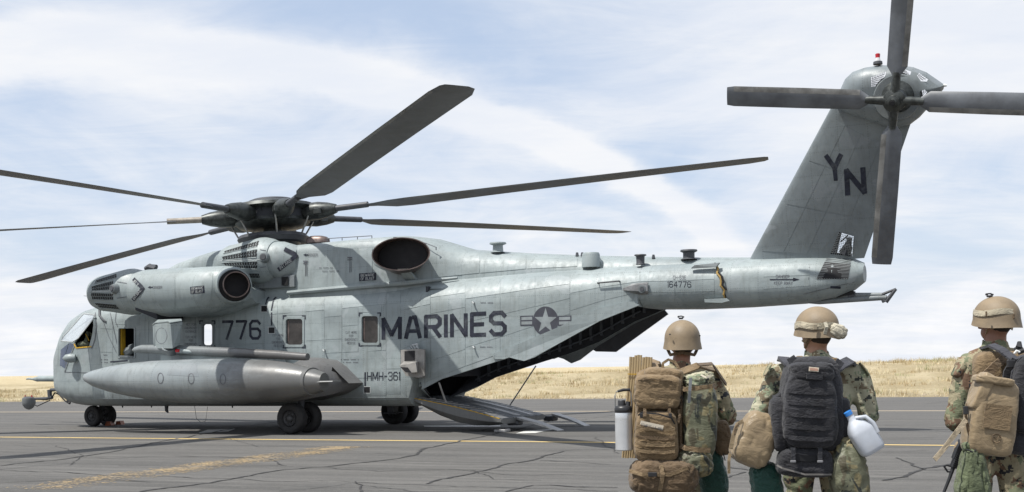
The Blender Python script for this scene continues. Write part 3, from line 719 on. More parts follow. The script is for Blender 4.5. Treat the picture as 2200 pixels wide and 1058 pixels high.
# jammer box on its neck
bx = MB()
A_, B_, C_, D_ = L(328, 700, 2.85), L(367, 697, 3.0), L(369, 748, 2.95), L(332, 749, 2.82)
top_b = [L(328, 700, 2.72), L(333, 696, 2.72), L(361, 693, 3.02), L(366, 696, 3.02), L(392, 692, 2.75), L(390, 688, 2.40), L(340, 690, 2.40)]
bot_b = [L(330, 744, 2.72), L(334, 749, 2.70), L(365, 749, 3.00), L(371, 749, 3.00), L(386, 741, 2.78), L(384, 735, 2.45), L(336, 738, 2.45)]
bx.rings([bot_b, top_b]); bxo = bx.build('jammer_box', NACG, heli)
MB().rings([[p+Vector((0, -.012, .012)) for p in top_b], [p+Vector((0, -.012, .03)) for p in top_b]]).build('box_lid', GREY, bxo)
MB().tube([L(366, 746, 2.75), L(368, 760, 2.68)], [.20, .13], 12).build('box_neck', GREY2, bxo, True)
TJ = bvh(bxo)
strip('box_hatch', [(347+12*cos(a), 722+17*sin(a)) for a in [2*pi*k/20 for k in range(21)]], 1.2, TJ, INKP, bxo, .004, 1)
strip('box_hatch', [(379+5*cos(a), 700+6*sin(a)) for a in [2*pi*k/14 for k in range(15)]], 1.1, TJ, INKP, bxo, .004, 1)

# ---------------------------------------------------------------- landing gear
def wheel(s, l, r_, wd, name='wheel'):
    t = MB(); h = wd/2
    pr = [(h*.55, .50), (h*.85, .56), (h, .70), (h, .82), (h*.88, .93), (h*.6, 1.0), (-h*.6, 1.0), (-h*.88, .93), (-h, .82), (-h, .70), (-h*.85, .56), (-h*.55, .50)]
    n = 36; t.rings([[V(s+r_*q*cos(a), l+dl, r_+r_*q*sin(a)) for a in [2*pi*k/n for k in range(n)]] for dl, q in pr])
    o = t.build(name, RUBBER, heli, True)
    hb = MB(); hb.rings([[V(s+r_*q*cos(a), l+dl, r_+r_*q*sin(a)) for a in [2*pi*k/24 for k in range(24)]] for dl, q in ((h*.5, .50), (h*.72, .47), (h*.5, .38), (h*.35, .26), (h*.75, .2), (h*.9, .12), (h*.9, .04))])
    for k in range(8):
        a = 2*pi*k/8; hb.tube([V(s+r_*.33*cos(a), l+h*.4, r_+r_*.33*sin(a)), V(s+r_*.33*cos(a), l+h*.62, r_+r_*.33*sin(a))], .014, 6)
    hb.build('hub', HUBM, o, True)
    gr = MB()
    for dl in (-.045, 0, .045): gr.rings([[V(s+(r_+.0015)*cos(a), l+dl+e, r_+(r_+.0015)*sin(a)) for a in [2*pi*k/n for k in range(n)]] for e in (-.006, .006)], True, (False, False))
    gr.build('tread_groove', BLACK, o, True)
    return o
for sg in (1, -1):
    for l in (2.42, 1.86): wheel(-.18, sg*l, .345, .27)
    MB().tube([V(-.18, sg*2.14, .345), V(-.1, sg*2.14, .9)], [.06, .09], 14).build('main_strut', DARKG, heli, True)
    MB().tube([V(-.18, sg*1.8, .345), V(-.18, sg*2.5, .345)], .05, 12).build('axle', DARKG, heli, True)
for l in (.24, -.24): wheel(-8.28, l, .275, .2)
MB().tube([V(-8.28, 0, .275), V(-8.2, 0, .75)], [.05, .075], 14).build('nose_strut', DARKG, heli, True)
MB().tube([V(-8.28, .34, .275), V(-8.28, -.34, .275)], .035, 10).build('axle', DARKG, heli, True)
MB().rings([[V(x, 0+y, .56) for x, y in ((-.1, -.12), (.1, -.12), (.1, .12), (-.1, .12))], [V(x*.8, y*.8, .40) for x, y in ((-.1, -.12), (.1, -.12), (.1, .12), (-.1, .12))], [V(x*1.6, y*1.6, .385) for x, y in ((-.1, -.12), (.1, -.12), (.1, .12), (-.1, .12))], [V(x*1.6, y*1.6, .37) for x, y in ((-.1, -.12), (.1, -.12), (.1, .12), (-.1, .12))]]).build('belly_foot', DARKG, heli).location = (1.05, -.2, 0)
MB().tube([V(-5.15, .9, .58), V(-5.15, .9, .44), V(-5.1, .9, .40)], [.05, .04, .02], 8).build('belly_drain', DARKG, heli, True)
for s_, l_ in ((-7.0, .5), (-6.2, .3), (-3.4, .5)): MB().tube([V(s_, l_, .58), V(s_, l_, .5)], [.03, .012], 6).build('belly_aerial', DARKG, heli, True)

# ---------------------------------------------------------------- ramp
RH = V(2.13, 1.14, .74)
def on_l(px, py, l): return L(px, py, l)
r_end = L(1077, 902, 1.12)
rs_ = []
ang = [0, .12, .3, .5, .7, .85, 1.0]
bel = [.06, .16, .27, .33, .30, .22, .10]
for t, d in zip(ang, bel):
    p = RH.lerp(r_end, t); p.z += .03*sin(pi*t)
    rs_.append([Vector((p.x, -1.14, p.z)), Vector((p.x, -1.14, p.z-d*.55)), Vector((p.x, -1.02, p.z-d)), Vector((p.x, 1.02, p.z-d)), Vector((p.x, 1.14, p.z-d*.55)), Vector((p.x, 1.14, p.z))])
ramp = MB().rings(rs_).build('ramp', paint('ramp_paint', (.125, .135, .135), .5, .3), heli, True)
def rp_(t, l, dz=0.0):
    p = RH.lerp(r_end, t); return Vector((p.x, -l, p.z+.03*sin(pi*max(0, min(1, t)))+dz))
def slab(name, t0, t1, l0, l1, dz, th, m, parent=ramp, n=6):
    return MB().rings([[rp_(t0+(t1-t0)*i/n, l0, dz), rp_(t0+(t1-t0)*i/n, l1, dz), rp_(t0+(t1-t0)*i/n, l1, dz+th), rp_(t0+(t1-t0)*i/n, l0, dz+th)] for i in range(n+1)]).build(name, m, parent)
slab('ramp_edge_stripe', .02, .98, 1.09, 1.14, .004, .012, YEL)
slab('tread_plank', .0, 1.0, .55, 1.06, .004, .02, TREAD); slab('tread_plank', .0, 1.0, -.10, .52, .004, .022, TREAD); slab('tread_plank', .0, 1.0, -1.06, -.14, .004, .02, TREAD)
slab('wear_plate', .45, .96, -.05, .22, .028, .006, STEEL); slab('wear_plate', .3, .98, -.62, -.42, .026, .006, STEEL); slab('wear_plate', .82, 1.0, .75, 1.04, .026, .006, STEEL)
cl_ = MB()
for i in range(14):
    t = .06+.065*i
    for l0, l1 in ((.58, 1.04), (-1.0, -.66)): cl_.rings([[rp_(t, l0, .024), rp_(t, l1, .024), rp_(t, l1, .036), rp_(t, l0, .036)], [rp_(t+.008, l0, .024), rp_(t+.008, l1, .024), rp_(t+.008, l1, .036), rp_(t+.008, l0, .036)]])
cl_.build('tread_cleats', STEEL, ramp)['kind'] = 'stuff'
for k in range(16):                                 # black dashes of the striped edge
    t = .05+.058*k
    slab('edge_dash', t, t+.022, 1.088, 1.142, .0165, .003, DARKG, n=1)
for (x0, y0), (x1, y1), lw in (((1120, 897), (1205, 926), 0), ((1180, 886), (1262, 916), 0)):
    g = G(x1, y1, 0); tip = toL(g); l = -tip.y
    st_ = rp_(1.0, l, -.03)
    d = (tip-st_); up_ = Vector((0, 0, 1))
    rs2 = [[p+Vector((0, -.17*1, 0)), p+Vector((0, .17, 0)), p+Vector((0, .17, h_)), p+Vector((0, -.17, h_))] for p, h_ in ((st_, .05), (st_.lerp(tip, .5)+Vector((0, 0, .01)), .05), (tip, .012))]
    MB().rings(rs2).build('ramp_toe', STEEL, heli)
    MB().box(st_+Vector((-.1, 0, -.07)), (.26, .3, .12), None, .02).build('toe_hinge', DARKG, ramp)
MB().box(rp_(.97, .95, -.26), (.3, .25, .08), None, .02).build('ramp_foot', STEEL, ramp)
sa, sb_ = L(943, 822, 1.3), rp_(.42, 1.06)
MB().tube([sa, L(958, 866, 1.1)], .022, 8).build('ramp_strut', STEEL, heli, True)
MB().tube([V(4.05, -1.3, 1.42), rp_(.60, -1.08)], .016, 8).build('ramp_strut', STEEL, heli, True)

# ---------------------------------------------------------------- fin
def fs(px, py, off=0): return FP(px, py, off)
LE0, LE1 = FP(1606, 566), FP(1795, 214); TE0, TE1_ = FP(1853, 566), FP(1958, 262)
def naca(t): return 2.6*(.2969*sqrt(t)-.126*t-.3516*t*t+.2843*t**3-.1*t**4)
rsF = []; NF = 22; ts = [(1-cos(pi*k/NF))/2 for k in range(NF+1)]
u_dir = FU
hmax = (LE1-V(0, 0, FZ)).dot(FU)
h0 = (LE0-V(0, 0, FZ)).dot(FU)-.02
def edge_at(a, b_, h):
    ha, hb = (a-V(0, 0, FZ)).dot(FU), (b_-V(0, 0, FZ)).dot(FU); t = (h-ha)/(hb-ha); return a.x+(b_.x-a.x)*t
for i in range(15):
    h = h0+(hmax-h0)*i/14; xl, xt = edge_at(LE0, LE1, h), edge_at(TE0, TE1_, h); th = (.30-.09*i/14)/2*1.6
    up_ = [Vector((xl+(xt-xl)*t, 0, FZ))+FU*h+FN*naca(t)*th/.6 for t in ts]; lo_ = [Vector((xl+(xt-xl)*t, 0, FZ))+FU*h-FN*naca(t)*th/.6 for t in reversed(ts[1:-1])]
    rsF.append(up_+lo_)
fin = MB().rings(rsF).build('tail_fin', NACG, heli, True)
FINP = paint('shaded_fin_paint', (.200, .228, .240), .10, .35, .45); fin.data.materials[0] = FINP  # darker than the hull: shade of the leaning fin put into its colour
TF = bvh(fin)
def finpx(a, b_, v, w_=None): return (a[0]+(b_[0]-a[0])*v, a[1]+(b_[1]-a[1])*v)
LEp, TEp = ((1617, 552), (1815, 172)), ((1851, 562), (1953, 272))
def fq(u, v):
    a = finpx(*LEp, v); c = finpx(*TEp, v); return (a[0]+(c[0]-a[0])*u, a[1]+(c[1]-a[1])*u)
us = [.06, .26, .48, .74, .94]; vsn = [.03, .30, .55, .80]
for u0, u1 in zip(us, us[1:]):
    for v0, v1 in zip(vsn, vsn[1:]):
        if u1 > .9 and v0 < .1 or (u0 > .4 and v0 < .1): continue
        g = .004
        patch('fin_panel', [fq(u0+g, v1-g), fq(u1-g, v1-g), fq(u1-g, v0+g), fq(u0+g, v0+g)], TF, FINP, heli, .005, 4, 4)
patch('fin_panel', [fq(.484, .296), fq(.736, .296), fq(.60, .07), fq(.484, .07)], TF, FINP, heli, .005, 3, 4)
# top fairing with the gearbox
POD = [(1794, 222), (1806, 192), (1816, 170), (1832, 155), (1858, 146), (1890, 141), (1930, 141), (1962, 145), (1990, 156), (2012, 171), (2029, 183), (2027, 192), (2012, 210), (1996, 230), (1976, 252), (1955, 268), (1925, 278), (1890, 268), (1850, 254), (1812, 240)]
cen = (1912, 205)
pr_ = []
def podring(k, off):
    out = []
    for x, y in POD: out.append(FP(cen[0]+(x-cen[0])*k, cen[1]+(y-cen[1])*k)+FN*off)
    return out
pod = MB().rings([podring(.45, -.20), podring(.75, -.16), podring(.92, -.09), podring(1.0, -.02), podring(1.0, .03), podring(.93, .155), podring(.78, .25), podring(.62, .29), podring(.45, .30)]).build('tail_gearbox_fairing', FINP, heli, True)
TP = bvh(pod)
MB().tube([FP(2027, 184, .02), FP(2034, 184, .02)], [.03, .02], 8).build('tail_light', WHITE, heli, True)
bc = MB(); b0 = FP(1886, 139); bcn = bc.tube([b0, b0+Vector((0, 0, .05)), b0+Vector((0, 0, .06))], [.085, .08, .05], 14).build('beacon_base', DARKG, heli, True)
MB().tube([b0+Vector((0, 0, .05)), b0+Vector((0, 0, .12))], [.055, .04], 14).build('beacon_clear_lens', mat('clear_lens', (.6, .6, .6), .1, .2), bcn, True)
MB().tube([b0+Vector((0, 0, .12)), b0+Vector((0, 0, .19)), b0+Vector((0, 0, .2))], [.04, .045, .03], 14).build('beacon_red_lens', REDM, bcn, True)
MESHM = mat('mesh_screen', (.16, .17, .175), .6, .2)
def screen(q, tree, nm='mesh_screen', bar=8, lit=None):
    a = patch(nm, q, tree, BLACK, heli, .008, 4, 4)
    if lit: mesh('daylit_gap', [cast(x, y, tree, .012)[0] for x, y in lit], [tuple(range(len(lit)))], WHITE if False else MATS['see_through'], a)
    mb = MB()
    hpx = abs(q[3][1]-q[0][1]); nb = max(3, int(hpx/3.2))
    for i in range(nb):
        v0, v1 = (i+.1)/nb, (i+.5)/nb
        r_ = [cast(*bil(q, u, v), tree, .016) for u, v in ((0, v0), (1, v0), (1, v1), (0, v1))]
        if all(r_): mb.add([x[0] for x in r_], [(0, 1, 2, 3)])
    wpx = abs(q[1][0]-q[0][0]); nb = max(2, int(wpx/4))
    for i in range(nb):
        u0, u1 = (i+.2)/nb, (i+.45)/nb
        r_ = [cast(*bil(q, u, v), tree, .0175) for u, v in ((u0, 0), (u1, 0), (u1, 1), (u0, 1))]
        if all(r_): mb.add([x[0] for x in r_], [(0, 1, 2, 3)])
    o = mb.build('screen_wires', MESHM, a, fix=False); o['kind'] = 'stuff'
    return a
sm_, stt, sbb = bsdf('see_through'); MATS['see_through'] = sm_; sbb.inputs['Base Color'].default_value = (.72, .76, .80, 1); sbb.inputs['Roughness'].default_value = .5
def hole(obj, polys_):
    for pl in polys_: cut(obj, [FP(x, y, .0) for x, y in pl], rayL(sum(x for x, y in pl)/len(pl), sum(y for x, y in pl)/len(pl)))
    autosmooth(obj, 32)
# vent at the foot of the fin: mesh over a real opening, gearbox parts inside
VENT = [(1803, 499), (1834, 508), (1831, 551), (1784, 546)]
def wires(poly, o_normal, parent, plane, dx=4.2, dy=3.6, r_=.0045):
    """wire mesh stretched over a four-cornered opening"""
    mb = MB(); hp = max(abs(poly[3][1]-poly[0][1]), 4); wp = max(abs(poly[1][0]-poly[0][0]), abs(poly[2][0]-poly[3][0]))
    nb, nc = max(3, int(hp/dy)), max(3, int(wp/dx))
    for i in range(1, nb): mb.tube([plane(*bil(poly, 0, i/nb)), plane(*bil(poly, 1, i/nb))], r_, 4)
    for i in range(1, nc): mb.tube([plane(*bil(poly, i/nc, 0)), plane(*bil(poly, i/nc, 1))], r_, 4)
    o = mb.build('mesh_screen', MESHM, parent); o['kind'] = 'stuff'; return o
hole(fin, [VENT])
wires(VENT, None, fin, lambda x, y: FP(x, y, .09))
vi = MB(); vi.tube([FP(1802, 500, 0), FP(1790, 548, 0)], .06, 8); vi.tube([FP(1825, 512, 0), FP(1822, 530, 0), FP(1815, 545, 0)], [.06, .09, .12], 8); vi.tube([FP(1806, 520, 0), FP(1822, 506, 0)], .014, 6)
vi.tube([FP(1786, 546, 0), FP(1830, 549, 0)], .035, 8); vi.build('drive_shaft_housing', INTER, heli, True)
hp_ = [[(1871, 167), (1904, 154), (1903, 161), (1888, 186), (1872, 187)], [(1934, 151), (1945, 150), (1958, 154), (1956, 161), (1934, 160)], [(1974, 157), (1994, 171), (1991, 176), (1978, 175), (1970, 163)], [(1987, 193), (1992, 198), (1968, 232), (1962, 228), (1978, 196)]]
hole(pod, hp_)
for pl in hp_: wires([pl[0], pl[1], pl[-2] if len(pl) == 5 else pl[2], pl[-1]] if False else [pl[0], pl[1], pl[2 if len(pl) < 5 else 3], pl[-1]], None, pod, lambda x, y: FP(x, y, .22), 3.6, 3.2, .004)
# tail rotor
hubp = FP(1929, 212, .2); TR = hubp
gbx = MB().tube([FP(1927, 210, .17), FP(1927, 210, .33)], [.44, .40], 40).build('gearbox_ring', GREY2, heli, True)
gb2 = MB().tube([FP(1929, 208, .3), FP(1929, 208, .38), FP(1929, 208, .5), FP(1929, 208, .62)], [.30, .26, .16, .14], 28).build('gearbox_case', ROTM, heli, True)
axis0 = FP(1929, 208, .3)
trh = MB().tube([axis0+FN*.30, axis0+FN*.38, axis0+FN*.52, axis0+FN*.56, axis0+FN*.64, axis0+FN*.66, axis0+FN*.74], [.13, .21, .20, .12, .11, .065, .06], 24).build('tail_rotor_hub', ROTM, heli, True)
MB().tube([axis0+FN*.735, axis0+FN*.76], [.045, .04], 14).build('hub_cap', BLACK, trh, True)
ctr = axis0+FN*.46; Tx = Vector((1, 0, 0)); 
def px_of(p):
    d = p-CAML; wx = d.x*CP+d.y*SP; wy = -d.x*SP+d.y*CP; wz = d.z
    u, v = FPX*wx/wy, FPX*wz/wy; return (1100+u*CR-v*SR, YH-(v*CR+u*SR))
best = min(range(360), key=lambda a: abs(px_of(ctr+(Tx*cos(radians(a))+FU*sin(radians(a)))*2.9)[0]-1893)+(1000 if sin(radians(a)) > 0 else 0))
blade0 = None
for k in range(4):
    a = radians(best+90*k); d = Tx*cos(a)+FU*sin(a); e = d.cross(FN); rs2 = []
    for r_, ch, th in ((.20, .10, .06), (.42, .12, .06), (.60, .36, .045), (1.6, .38, .04), (2.9, .38, .03), (3.03, .34, .02)):
        c_ = ctr+d*r_; tw = radians(8); ee = (e*cos(tw)+FN*sin(tw)); nn = ee.cross(d)
        rs2.append([c_+ee*ch*(.5-t)+nn*th*(1 if i < 6 else -1)*sin(pi*min(1, max(0, t)))**.6 for i, t in enumerate([0, .1, .25, .5, .75, .95, 1, .9, .75, .5, .25, .1])])
    tbl = MB().rings(rs2).build('tail_rotor_blade', BLADE, heli, True)
    MB().rings([[q_[k_]+(q_[k_]-(q_[3]+q_[9])/2)*.012 for k_ in (10, 11, 0, 1, 2)] for q_ in rs2[2:5]], False, (False, False)).build('erosion_strip', STRIP, tbl, True)
    MB().tube([ctr+d*.1, ctr+d*.5], [.09, .07], 12).build('blade_cuff', ROTM, heli, True)

# boom end: pylon screen, fold hinge, skid
BSQ = [(1777, 553), (1829, 560), (1822, 600), (1754, 600)]
screen(BSQ, TB)
strip('boom_seam', [(1740, 552), (1735, 645)], 1.2, TB, INKP); strip('boom_seam', [(1726, 632), (1835, 606)], 1.0, TB, INKP)
strip('data_plate', [(1784, 617), (1806, 618)], 5, TB, INK)
strip('fold_seam', [(1536, 566), (1548, 600), (1562, 648)], 3, TB, BLACK, off=.012)
wv_ = []
for i in range(9):
    t = i/8; x, y = 1539+20*t, 572+68*t; wv_.append(cast(x+3*sin(i*2.3), y, TB, .03+.015*(i % 2))[0])
MB().tube(wv_, .022, 6).build('fold_harness', mat('harness_ochre', (.33, .22, .07), .7), heli, True)
MB().tube([p+Vector((.05, -.01, 0)) for p in wv_[2:7]], .018, 6).build('fold_harness', BLACK, heli, True)
MB().prism([L(1484, 577, .74), L(1492, 570, .74), L(1545, 565, .70), L(1538, 574, .72)], (0, .08, 0)).build('fold_hinge', GREY2, heli)
MB().prism([L(1513, 643, .74), L(1560, 641, .72), L(1566, 647, .72), L(1550, 651, .72), L(1514, 650, .74)], (0, .08, 0)).build('fold_hinge', NACG, heli)
sk = MB(); sk.tube([L(1722, 648, .05), L(1760, 648, 0), L(1890, 640, 0), L(1905, 640, 0)], [.03, .06, .055, .05], 12)
sk.build('tail_skid_tube', GREY2, heli, True)
MB().tube([L(1770, 641, 0), L(1840, 634, 0), L(1895, 634, 0)], [.03, .045, .045], 10).build('skid_strut', GREY2, heli, True)
MB().prism([L(1820, 630, .05), L(1836, 626, .05), L(1838, 636, .05), L(1822, 640, .05)], (0, .1, 0)).build('skid_bracket', DARKG, heli)
tg = MB(); tg.tube([L(1893, 634, 0), L(1925, 621, 0)], [.03, .022], 8); tg.tube([L(1925, 621, 0), L(1903, 649, 0)], [.03, .045], 8); tg.tube([L(1893, 634, 0), L(1901, 649, 0)], [.04, .05], 8); tg.build('tail_skid_shoe', DARKG, heli, True)
MB().prism([L(1738, 640, .1), L(1832, 625, .1), L(1835, 631, .1), L(1765, 646, .1)], (0, .2, 0)).build('pylon_underside', BLACK, heli)
# antennas along the spine
def stack(name, px, py, l, prof, m, n=18):
    p = L(px, py, l); return MB().tube([p+Vector((0, 0, z)) for z, _ in prof], [r_ for _, r_ in prof], n).build(name, m, heli, True)
stack('mushroom_antenna', 1070, 543, .3, [(0, .16), (.02, .12), (.16, .11), (.19, .19), (.22, .18), (.225, .1)], NACG)
stack('drum_antenna', 1270, 575, .5, [(0, .20), (.27, .19), (.31, .17), (.315, .1)], NACG)
MB().prism([L(1282, 548, .45), L(1296, 573, .45), L(1283, 575, .45)], (0, .12, 0)).build('antenna_fillet', NACG, heli)
stack('vent_stack', 1376, 569, .55, [(0, .10), (.03, .085), (.17, .09), (.19, .13), (.21, .12)], DARKG)
stack('vent_stack', 1480, 558, .2, [(0, .17), (.03, .12), (.14, .12), (.17, .18), (.2, .17)], DARKG)
for x, y in ((1240, 551), (1251, 551), (1404, 556)): stack('blade_aerial', x, y, .2, [(0, .04), (.08, .025), (.085, .01)], DARKG, 6)
dm = MB(); p = L(676, 518, .5); dm.rings([[p+Vector((.22*cos(a)*c_ if cos(a) < 0 else .42*cos(a)*c_, .2*sin(a)*c_, z)) for a in [2*pi*k/20 for k in range(20)]] for c_, z in ((1, -.06), (.97, .03), (.8, .08), (.5, .11), (.15, .12))]).build('satcom_dome', PIPE, heli, True)
rl = MB(); pts = [L(x, y, .8) for x, y in ((703, 513), (750, 510), (799, 507))]; rl.tube(pts, .010, 6)
for x, y in ((703, 513), (735, 511), (768, 509), (799, 507)): rl.tube([L(x, y, .8), L(x, y+6, .8)], .010, 5)
rl.build('walkway_rail', INKP, heli, True); rl = MB()
pts = [L(x, y, .9) for x, y in ((846, 510), (870, 512), (895, 517), (915, 523), (938, 532))]; rl.tube(pts, .010, 6)
for x, y in ((846, 510), (870, 512), (893, 517), (915, 523), (937, 532)): rl.tube([L(x, y, .9), L(x, y+6, .9)], .012, 5)
rl.build('walkway_rail', INKP, heli, True)
# boom light fairing, handle, hooks
lf = MB(); c0_ = cast(1368, 622, TB, 0)[0]
lf.rings([[c0_+Vector((dx, -dl, dz)) for dx, dl, dz in pr3] for pr3 in ([(-.40, .0, .0)]*4, [(-.1, .0, -.08), (-.1, .12, -.03), (-.1, .12, .07), (-.1, 0, .12)], [(.1, .0, -.12), (.1, .14, -.05), (.1, .14, .09), (.1, 0, .13)], [(.25, .0, -.10), (.25, .05, -.05), (.25, .05, .10), (.25, 0, .14)])])
lf.build('boom_light_fairing', STEEL, heli, True)
pc = cast(1381, 622, TB, .08)[0]; lm = MB().tube([pc, pc+Vector((.02, -.07, 0))], [.085, .075], 16).build('boom_light', GREY2, heli, True); MB().tube([pc+Vector((.02, -.065, 0)), pc+Vector((.022, -.08, 0))], [.05, .045], 14).build('light_lens', DARKG, lm, True)
hd = MB(); a, b_ = cast(1287, 609, TB)[0], cast(1332, 605, TB)[0]; o_ = Vector((0, -.1, 0)); hd.tube([a, a+o_, b_+o_, b_], .016, 8); hd.build('grab_handle', DARKG, heli, True)
for x, y in ((632, 636), (730, 627), (1018, 650), (1019, 745), (698, 752)):
    r_ = cast(x, y, TB); MB().tube([r_[0], r_[0]+r_[1]*.07, r_[0]+r_[1]*.08+Vector((.03, 0, -.04))], [.022, .02, .016], 6).build('tie_down_hook', DARKG if y < 640 else PALE, heli, True)
for x, y in ((568, 664), (584, 710), (789, 838)): patch('handhold_recess', rectq(x-6, y-6, x+6, y+6), TB, BLACK, heli, .009, 2, 2); strip('recess_rim', rectq(x-7, y-7, x+7, y+7)+[(x-7, y-7)], 1.5, TB, PALE, off=.011, sub=1)
strip('drip_line', [(573, 645), (580, 634)], 2, TB, INK); strip('walkway_mark', [(584, 700), (584, 665), (588, 645), (594, 638)], 3, TB, INK); strip('walkway_mark', [(571, 655), (574, 645), (580, 637)], 2.4, TB, INK)
strip('hull_mark', [(785, 800), (785, 830)], 3.4, TB, INK)

# gunner's chute box on the side
gb_ = MB(); lq = 1.36
def prismL(pts, l, th): return [L(x, y, l) for x, y in pts], Vector((0, th, 0))
fr0 = [L(x, y, 1.62) for x, y in ((861, 752), (900, 750), (900, 812), (872, 808), (861, 790))]
bk0 = [Vector((p.x+.0, -1.30, p.z)) for p in fr0]
chute = MB().rings([bk0, fr0]).build('chute_box', mat('taupe_metal', (.26, .25, .235), .55, .1), heli)
sidep = MB().rings([[L(x, y, 1.62) for x, y in ((900, 750), (912, 752), (912, 808), (900, 812))], [L(x, y, 1.30) for x, y in ((900, 750), (912, 752), (912, 808), (900, 812))]]).build('chute_side', MATS['taupe_metal'], chute)
MB().prism([L(x, y, 1.63) for x, y in ((869, 755), (891, 754), (891, 775), (869, 776))], (0, .005, 0)).build('chute_opening', BLACK, chute)
MB().rings([[L(x, y, 1.63) for x, y in ((868, 777), (898, 777), (898, 802), (880, 800))], [L(x, y, 1.9) for x, y in ((858, 786), (893, 779), (896, 800), (874, 802))]]).build('chute_lip', MATS['taupe_metal'], chute)
MB().prism([L(x, y, 1.905) for x, y in ((860, 789), (871, 800), (884, 801), (876, 790))], (0, .005, 0)).build('chute_lip_opening', BLACK, chute)
hk = MB()
for x in (880, 886, 892): hk.tube([L(x, 750, 1.5), L(x+2, 744, 1.5), L(x+5, 748, 1.5)], .018, 6)
hk.tube([L(886, 743, 1.45), L(896, 740, 1.45), L(897, 750, 1.45)], .03, 6); hk.build('chute_clamps', PALE, chute, True)

# nose: windscreen, opened side window, probe, camera turret, lamps, wires
for q in ([(150, 737), (160, 740), (141, 792), (133, 788)], [(186, 668), (203, 661), (204, 667), (180, 675)], [(131, 752), (148, 738), (134, 786), (129, 786)]):
    try: patch('windscreen_pane', q, TB, WSHIELD, heli, .008, 3, 6)
    except Exception: pass
strip('windscreen_frame', [(162, 738), (150, 768), (139, 800)], 2.2, TB, GREY2); strip('nose_seam', [(142, 800), (220, 802)], 1.2, TB, INKP); strip('nose_seam', [(142, 778), (141, 800)], 1.2, TB, INKP)
strip('cockpit_door_edge', [(205, 672), (208, 700), (204, 730), (197, 750)], 1.6, TB, INKP)
strip('window_rim', [(160, 739), (164, 748), (197, 745)], 2.6, TB, YEL, off=.012)
PN = [L(180, 674, 1.28), L(203, 677, 1.30), L(200, 686, 1.34), L(168, 727, 1.82), L(156, 735, 1.9), L(131, 733, 1.9), L(136, 724, 1.85)]
pnl = MB().prism(PN, (0, .02, 0)).build('open_window_panel', ACRYL, heli)
pf = MB(); pf.tube(PN+[PN[0]], .014, 6); pf.build('panel_frame', PALE, pnl, True)
pil = MB(); pil.tube([L(197, 722, .95), L(190, 716, 1.0), L(184, 736, 1.1)], [.09, .08, .06], 10); pil.tube([L(168, 741, 1.1), L(182, 739, 1.1), L(192, 741, 1.05)], [.05, .09, .05], 10); 
pil.build('pilot_seat_cushion', mat('olive_cloth', (.12, .13, .09), .8), heli, True)
MB().tube([L(184, 718, 1.12), L(192, 733, 1.12)], .012, 6).build('window_release_bar', YEL, heli, True)
pt = cast(160, 770, TB)[0]; MB().tube([pt+Vector((-.22, -.16, .0)), pt+Vector((-.1, -.17, .0)), pt+Vector((.02, -.15, 0)), pt+Vector((.12, -.08, 0))], [.03, .10, .12, .10], 16).build('side_sensor', NACG, heli, True)
MB().tube([pt, pt+Vector((0, -.15, 0))], .06, 8).build('sensor_stalk', GREY2, heli, True)
pb = MB(); pb.tube([L(57, 815, -.95), L(62, 814, -.95), L(70, 815, -.95), L(80, 815, -.95), L(84, 814, -.95), L(150, 814, -.95)], [.02, .03, .03, .075, .085, .09], 14); pb.build('refuelling_probe', NACG, heli, True)
tu = MB(); c_ = L(62, 864, .0); tu.tube([c_+Vector((0, 0, .13)), c_+Vector((0, 0, .11)), c_+Vector((0, 0, -.02)), c_+Vector((0, 0, -.09)), c_+Vector((0, 0, -.16)), c_+Vector((0, 0, -.20)), c_+Vector((0, 0, -.215))], [.12, .175, .185, .165, .12, .06, .02], 20)
tuo = tu.build('camera_turret', GREY2, heli, True)
MB().tube([c_+Vector((0, 0, .11)), c_+Vector((0, 0, .15))], [.17, .10], 14).build('turret_cap', DARKG, tuo, True)
for dx in (-.14, .12): MB().tube([c_+Vector((dx, 0, .12)), c_+Vector((dx, 0, .19))], .018, 6).build('turret_flag', REDM, tuo, True)
ar = MB(); ar.tube([L(105, 850, 0), L(110, 838, 0), L(140, 837, .2)], [.05, .045, .04], 8); ar.tube([L(76, 857, 0), L(100, 857, 0), L(112, 854, 0)], [.035, .045, .05], 8); ar.tube([L(106, 838, 0), L(108, 856, 0)], .06, 8); ar.build('turret_arm', DARKG, heli, True)
cbm = MB(); cbm.tube([L(112, 854, .02), L(118, 844, .05), L(127, 848, .05), L(140, 862, .1), L(150, 868, .2), L(152, 860, .3)], .02, 6); cbm.tube([L(70, 868, .05), L(80, 873, .05), L(95, 866, .05), L(108, 860, .05)], .014, 6); cbm.build('turret_cable', BLACK, heli, True)
MB().box(L(152, 858, .4), (.14, .2, .14), None, .02).build('turret_mount', DARKG, heli)
bb = MB(); bb.tube([cast(215, 668, TB, .03)[0], cast(216, 680, TB, .03)[0], cast(222, 688, TB, .02)[0], cast(229, 692, TB, .02)[0]], [.03, .03, .028, .02], 8); bb.build('vent_hose', DARKG, heli, True)
for pl in ([(222, 690), (235, 725), (250, 757)], [(237, 672), (243, 700), (252, 740)], [(250, 672), (248, 690), (254, 705)]): strip('canopy_cable', pl, 1.0, TB, INKP, off=.012)
MB().tube([L(180, 636, 2.0), L(194, 637, 2.0)], [.006, .012], 6).build('pitot_tube', STEEL, heli, True)
strip('step_mark', [(237, 778), (275, 775)], 3, TB, INK)
# bits of machinery behind the forward nacelle
mc = MB(); mc.tube([L(313, 578, .9), L(322, 574, .9), L(334, 578, .9)], [.06, .09, .06], 8); mc.tube([L(322, 572, .8), L(336, 574, .8)], [.05, .06], 8); mc.build('engine_mount_gear', DARKG, heli, True)
wi = MB(); wi.tube([L(418, 872, .6), L(422, 900, .6), L(432, 908, .6), L(442, 905, .6), L(446, 874, .6)], .006, 5); wi.build('hanging_cable', INKP, heli, True)

